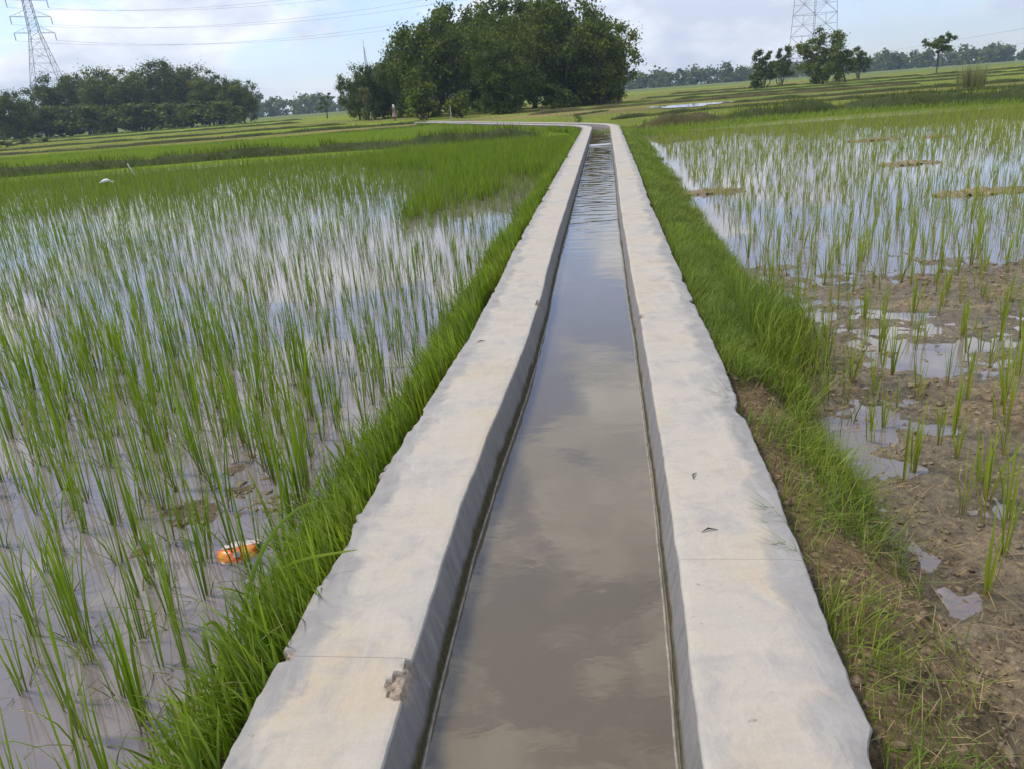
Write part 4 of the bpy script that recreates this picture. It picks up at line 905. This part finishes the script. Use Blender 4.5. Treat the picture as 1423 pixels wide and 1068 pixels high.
for sx, sy in ((1, 0), (-0.5, 0.87), (-0.5, -0.87)):
    m_ = MB(); m_.tube([(sx * 2.4, sy * 2.4, -0.3), (sx * 0.5, sy * 0.5, mh * 0.85), (sx * 0.15, sy * 0.15, mh)], 0.09, 4); m_.build('leg', M['steel'], mo)
m_ = MB()
for i in range(14):
    z, z2 = mh * i / 14, mh * (i + 1) / 14; f = lambda t: float(np.interp(t, [0, mh * 0.85, mh], [2.4, 0.5, 0.15]))
    cs = [(1, 0), (-0.5, 0.87), (-0.5, -0.87)]
    for k in range(3):
        p, q = cs[k], cs[(k + 1) % 3]; m_.tube([(p[0] * f(z), p[1] * f(z), z), (q[0] * f(z2), q[1] * f(z2), z2)], 0.1, 3); m_.tube([(p[0] * f(z2), p[1] * f(z2), z2), (q[0] * f(z2), q[1] * f(z2), z2)], 0.1, 3)
m_.build('bracing', M['steel'], mo)
m_ = MB(); m_.tube([(0, 0, mh), (0, 0, mh + 4)], 0.10, 5); m_.build('antenna', M['steel'], mo)
cab = [('lower', 'front'), ('lower', 'back'), ('middle', 'front'), ('middle', 'back'), ('upper', 'front'), ('upper', 'back'), ('topmost', 'earth')]
def cable(a, b, sag, r, label, group):
    t = np.linspace(0, 1, 60); P = a[None] * (1 - t[:, None]) + b[None] * t[:, None]; P[:, 2] -= sag * 4 * t * (1 - t)
    m_ = MB(); m_.tube(list(P), r, 5); o = m_.build('power_cable', M['wire'], None, True); tag(o, label, 'cable', group)
for i, ((lv, fb_)) in enumerate(cab):
    cable(tl_[i], tr_[i], 9.0 if i < 6 else 6.5, 0.024 if i < 6 else 0.016, f'{lv} {fb_} power cable strung from the left pylon to the right pylon', 'power cables between the two pylons')
for i, (p0, p1) in enumerate([((1180, 77, 700), (1430, 36, 360)), ((1180, 90, 700), (1430, 57, 360))]):
    a, b = atY(*p0), atY(*p1); d = b - a; cable(a - d * 1.0, b + d * 0.35, 1.5, 0.05, ['upper', 'lower'][i] + ' thin distant power cable sloping up to the right picture edge', 'distant power cables')

# ------------------------------------------------------------------ small things
# orange wrapper
wp = at(326, 752, 0.075); wr = empty('snack_wrapper', (wp[0], wp[1], gz(wp[0], wp[1]) - 0.005), R_(12)); tag(wr, 'crumpled orange and white plastic wrapper lying in the left paddy mud', 'wrapper')
def crumple(nx_, ny_, sx, sy, seed, puff):
    g = np.random.default_rng(seed); u, v = np.meshgrid(np.linspace(-1, 1, nx_), np.linspace(-1, 1, ny_), indexing='ij')
    z = puff * (1 - u ** 2) ** 0.4 * (1 - v ** 2) ** 0.4 + 0.022 * fbm(u * 2.6 + seed, v * 2.6, 4)
    return np.stack([u * sx + 0.006 * fbm(v * 4, u * 3, 2), v * sy + 0.02 * fbm(u * 3 + 5, v * 2, 2), z], -1).reshape(-1, 3), grid_faces(nx_, ny_)
mw, nt, p, out = mat('orange_printed_plastic')
Pn = N(nt, 'ShaderNodeTexCoord').outputs['Object']
c = ramp(nt, noise(nt, 14.0, 3, 0.5, Pn), [(0.38, (0.62, 0.10, 0.03)), (0.5, (0.72, 0.22, 0.03)), (0.60, (0.70, 0.42, 0.05)), (0.68, (0.7, 0.55, 0.45))])
L(nt, c, p.inputs['Base Color']); p.inputs['Roughness'].default_value = 0.28; M['wrap'] = mw
M['wrap_in'] = flat_mat('pale_plastic_lining', (0.62, 0.52, 0.48), 0.3, 30, 0.15)
V, F = crumple(18, 14, 0.085, 0.055, 3, 0.035); V = V @ np.array(Matrix.Rotation(R_(48), 3, 'X')).T; V[:, 2] += 0.045
link('printed_side', mesh_np('printed_side', V, F, M['wrap'], True), wr)
V, F = crumple(18, 12, 0.08, 0.035, 9, 0.012); V = V @ np.array(Matrix.Rotation(R_(-18), 3, 'X')).T; V += (0.01, 0.062, 0.078)
link('inner_lining', mesh_np('inner_lining', V, F, M['wrap_in'], True), wr)
V, F = crumple(6, 5, 0.013, 0.009, 4, 0.0); V = V @ np.array(Matrix.Rotation(R_(48), 3, 'X')).T; V += (0.0, -0.022, 0.082)
link('printed_badge', mesh_np('printed_badge', V, F, flat_mat('grey_print', (0.45, 0.48, 0.55), 0.3), True), wr)

# person walking in front of the big grove
def skinned(name, verts, edges, m, parent, root=0, sub=2):
    me = bpy.data.meshes.new(name); me.from_pydata([v[:3] for v in verts], edges, []); o = link(name, me, parent)
    md = o.modifiers.new('skin', 'SKIN'); md.use_smooth_shade = True
    for i, v in enumerate(verts):
        sv = me.skin_vertices[0].data[i]; r = v[3]; sv.radius = (r, r) if np.isscalar(r) else r; sv.use_root = (i == root)
    o.modifiers.new('sub', 'SUBSURF').render_levels = sub; o.modifiers['sub'].levels = sub
    me.materials.append(m); return o
pp = at(549, 166.5, 0.30); pe = empty('person', (pp[0], pp[1], gz(pp[0], pp[1])), R_(60)); tag(pe, 'person in a long pink wrap and white head cloth walking before the big grove', 'person')
M['skin'] = flat_mat('brown_skin', (0.14, 0.075, 0.045), 0.55); M['pink'] = flat_mat('pink_cloth', (0.42, 0.27, 0.24), 0.85, 6, 0.2); M['white'] = flat_mat('white_cloth', (0.75, 0.73, 0.72), 0.85); M['hair'] = flat_mat('black_hair', (0.015, 0.012, 0.01), 0.5)
bv = [(0, 0, 0.92, (0.14, 0.11)), (0, 0, 1.12, (0.125, 0.09)), (0, 0, 1.32, (0.155, 0.10)), (0, 0, 1.42, 0.06), (0, 0.02, 1.47, 0.055), (0, 0.03, 1.55, (0.075, 0.09)), (0, 0.03, 1.64, (0.06, 0.07)),
      (0.16, 0, 1.36, 0.055), (0.22, -0.04, 1.12, 0.042), (0.21, 0.10, 0.90, 0.034), (0.205, 0.14, 0.82, 0.028), (-0.16, 0, 1.36, 0.055), (-0.22, -0.10, 1.12, 0.042), (-0.22, -0.08, 0.88, 0.034), (-0.215, -0.06, 0.80, 0.028),
      (0.09, 0, 0.82, 0.085), (0.10, 0.16, 0.48, 0.06), (0.10, 0.14, 0.08, 0.042), (0.10, 0.26, 0.03, 0.034), (-0.09, 0, 0.82, 0.085), (-0.10, -0.06, 0.47, 0.06), (-0.10, -0.24, 0.10, 0.042), (-0.10, -0.14, 0.03, 0.034)]
be = [(0, 1), (1, 2), (2, 3), (3, 4), (4, 5), (5, 6), (2, 7), (7, 8), (8, 9), (9, 10), (2, 11), (11, 12), (12, 13), (13, 14), (0, 15), (15, 16), (16, 17), (17, 18), (0, 19), (19, 20), (20, 21), (21, 22)]
skinned('body', bv, be, M['skin'], pe)
def lathe(name, prof, m, parent, k=20, seed=0, fold=0.0, off=(0, 0)):
    V = []
    for z, rx, ry, ox, oy in prof:
        for j in range(k):
            t = 2 * math.pi * j / k; f = 1 + fold * math.sin(5 * t + seed) * (1.6 - z)
            V.append((ox + rx * f * math.cos(t), oy + ry * f * math.sin(t), z))
    n = len(prof); F = np.array([(i * k + j, i * k + (j + 1) % k, (i + 1) * k + (j + 1) % k, (i + 1) * k + j) for i in range(n - 1) for j in range(k)])
    return link(name, mesh_np(name, np.array(V), F, m, True), parent)
lathe('wrap_skirt', [(0.46, 0.23, 0.31, 0, -0.02), (0.55, 0.22, 0.28, 0, 0), (0.75, 0.20, 0.20, 0, 0.0), (0.95, 0.17, 0.15, 0, 0), (1.05, 0.15, 0.12, 0, 0)], M['pink'], pe, 24, 1, 0.06)
lathe('upper_cloth', [(1.03, 0.155, 0.125, 0, 0), (1.2, 0.165, 0.125, 0, 0), (1.33, 0.20, 0.125, 0, 0), (1.41, 0.13, 0.09, 0, 0.0), (1.44, 0.07, 0.07, 0, 0)], M['pink'], pe, 24, 2, 0.03)
lathe('head_cloth', [(1.40, 0.13, 0.12, 0, -0.04), (1.50, 0.105, 0.11, 0, 0.0), (1.60, 0.10, 0.115, 0, 0.02), (1.68, 0.07, 0.085, 0, 0.02), (1.71, 0.01, 0.01, 0, 0.02)], M['white'], pe, 20, 3, 0.02)

# pale post beside the grove
q = at(627, 166, 0.2); po = MB(); po.tube([(0, 0, -0.2), (0.01, 0.01, 0.6), (0.0, 0.03, 1.25)], [0.05, 0.045, 0.04], 8); o = po.build('wooden_post', flat_mat('pale_weathered_wood', (0.42, 0.38, 0.30), 0.8, 12, 0.3)); o.location = (q[0], q[1], gz(q[0], q[1])); tag(o, 'thin pale post standing in front of the big grove', 'post')
# pale bent stake and white egret at the left bund
q = at(183, 241, 0.12); po = MB(); po.tube([(0.10, 0, -0.15), (0.07, 0, 0.1), (-0.02, 0.0, 0.3), (-0.07, 0, 0.46)], [0.03, 0.03, 0.028, 0.02], 8); o = po.build('bent_stake', flat_mat('bleached_stick', (0.5, 0.5, 0.47), 0.8, 12, 0.2), None, True); o.location = (q[0], q[1], 0.0); tag(o, 'pale bent stake leaning at the foot of the left bund', 'stake')
q = at(148, 254, 0.22); eg = empty('egret', (q[0], q[1], 0.06), 0.0); eg.scale = (0.6,) * 3; tag(eg, 'white egret stooping among the rice near the left bund', 'egret')
M['feather'] = flat_mat('white_feather', (0.82, 0.82, 0.80), 0.7)
skinned('body', [(0, 0, 0.36, (0.085, 0.085)), (-0.13, 0, 0.35, (0.085, 0.075)), (-0.27, 0, 0.30, 0.035), (-0.36, 0, 0.27, 0.015), (0.10, 0, 0.38, 0.055), (0.17, 0, 0.36, 0.024), (0.22, 0, 0.30, 0.019), (0.28, 0, 0.29, 0.018), (0.32, 0, 0.30, 0.026), (0.36, 0, 0.285, 0.014)],
        [(0, 1), (1, 2), (2, 3), (0, 4), (4, 5), (5, 6), (6, 7), (7, 8), (8, 9)], M['feather'], eg)
for s in (-1, 1):
    m_ = MB(); m_.tube([(-0.02, s * 0.03, 0.31), (-0.05, s * 0.035, 0.16), (-0.01, s * 0.035, -0.04)], 0.009, 6); m_.build('leg', M['hair'], eg)
m_ = MB(); m_.tube([(0.355, 0, 0.287), (0.44, 0, 0.262)], [0.012, 0.003], 6); m_.build('bill', flat_mat('yellow_bill', (0.6, 0.4, 0.06), 0.4), eg)
# dry earth and straw heap right of the grove
q = at(838, 143, 0.2); hp = empty('earth_heap', (q[0], q[1], gz(q[0], q[1]))); tag(hp, 'heap of tan dry earth at the right foot of the big grove', 'heap')
u, v = np.meshgrid(np.linspace(-1, 1, 26), np.linspace(-1, 1, 20), indexing='ij'); rr = np.sqrt(u ** 2 + v ** 2)
z = 1.5 * np.clip(1 - rr, 0, 1) ** 0.7 * (1 + 0.8 * fbm(u * 3, v * 3, 4)) - 0.1
link('mound', mesh_np('mound', np.stack([u * 2.6, v * 2.2, z], -1).reshape(-1, 3), grid_faces(26, 20)[:, ::-1] if False else grid_faces(26, 20), soil_mat('tan_dry_earth', (0.26, 0.19, 0.11)), True), hp)
m_ = MB(); m_.tube([(-1.2, -0.2, 1.18), (0, -0.3, 1.42), (1.1, -0.2, 0.95)], [0.07, 0.09, 0.06], 7); m_.build('bleached_log', flat_mat('bleached_log', (0.5, 0.47, 0.42), 0.8, 8, 0.2), hp)
# dry reeds at right
for k, (px_, py_, D, n, h) in enumerate([(1349, 124, 78, 260, 1.9)]):
    q = at(px_, py_, 0.1); gg = np.random.default_rng(90 + k)
    a = gg.random(n) * 6.28; r = 0.8 * np.sqrt(gg.random(n)); sc_h = (q[1]) * 34 / FPX
    V = blades(r * np.cos(a), r * np.sin(a), np.full(n, -0.05), sc_h * gg.uniform(0.5, 1.1, n), np.abs(gg.normal(0, 0.10, n)).clip(0, .5), np.abs(gg.normal(0, 0.12, n)).clip(0, .6), a, np.full(n, 0.035), 3, gg.uniform(-.7, .7, n))
    o = link('reed_clump', blade_mesh('reed_clump', [V], M['reed'])); o.location = (q[0], q[1], gz(q[0], q[1])); tag(o, 'tall clump of dry greyish reeds on the right field bund', 'reeds')
# dry leaves and stalks on the walls
for k, (px_, py_, rz, lab) in enumerate([(668, 476, 0.4, 'curled dry leaf on the left wall top'), (965, 662, 1.2, 'small dark leaf on the right wall top near the middle'), (985, 738, 0.2, 'small dark twig lying on the right wall top')]):
    q = at(px_, py_, T_TOP); m_ = MB(); m_.tube([(-0.025, 0, 0.004), (0, 0.006, 0.010), (0.03, -0.004, 0.004)], [0.001, 0.0035, 0.001], 5); o = m_.build('dry_leaf', M['bark'], None, True); o.location = (q[0], q[1], T_TOP); o.rotation_euler[2] = rz; tag(o, lab, 'leaf')

# ------------------------------------------------------------------ haze
hm = bpy.data.materials.new('haze'); hm.use_nodes = True; hn = hm.node_tree; hn.nodes.clear()
ho = N(hn, 'ShaderNodeOutputMaterial'); hv = N(hn, 'ShaderNodeVolumePrincipled')
hv.inputs['Color'].default_value = (0.62, 0.80, 1.0, 1); hv.inputs['Density'].default_value = 0.00035; hv.inputs['Anisotropy'].default_value = 0.2
L(hn, hv.outputs[0], ho.inputs['Volume'])
hb = np.array([(x, y, z) for x in (-1700, 1700) for y in (-500, 1700) for z in (-1.5, 75)], float)
hf = np.array([(0, 1, 3, 2), (4, 6, 7, 5), (0, 4, 5, 1), (2, 3, 7, 6), (0, 2, 6, 4), (1, 5, 7, 3)])
o = link('haze', mesh_np('haze', hb, hf, hm)); tag(o, 'thin bluish haze filling the air over the fields', 'haze', kind='stuff')
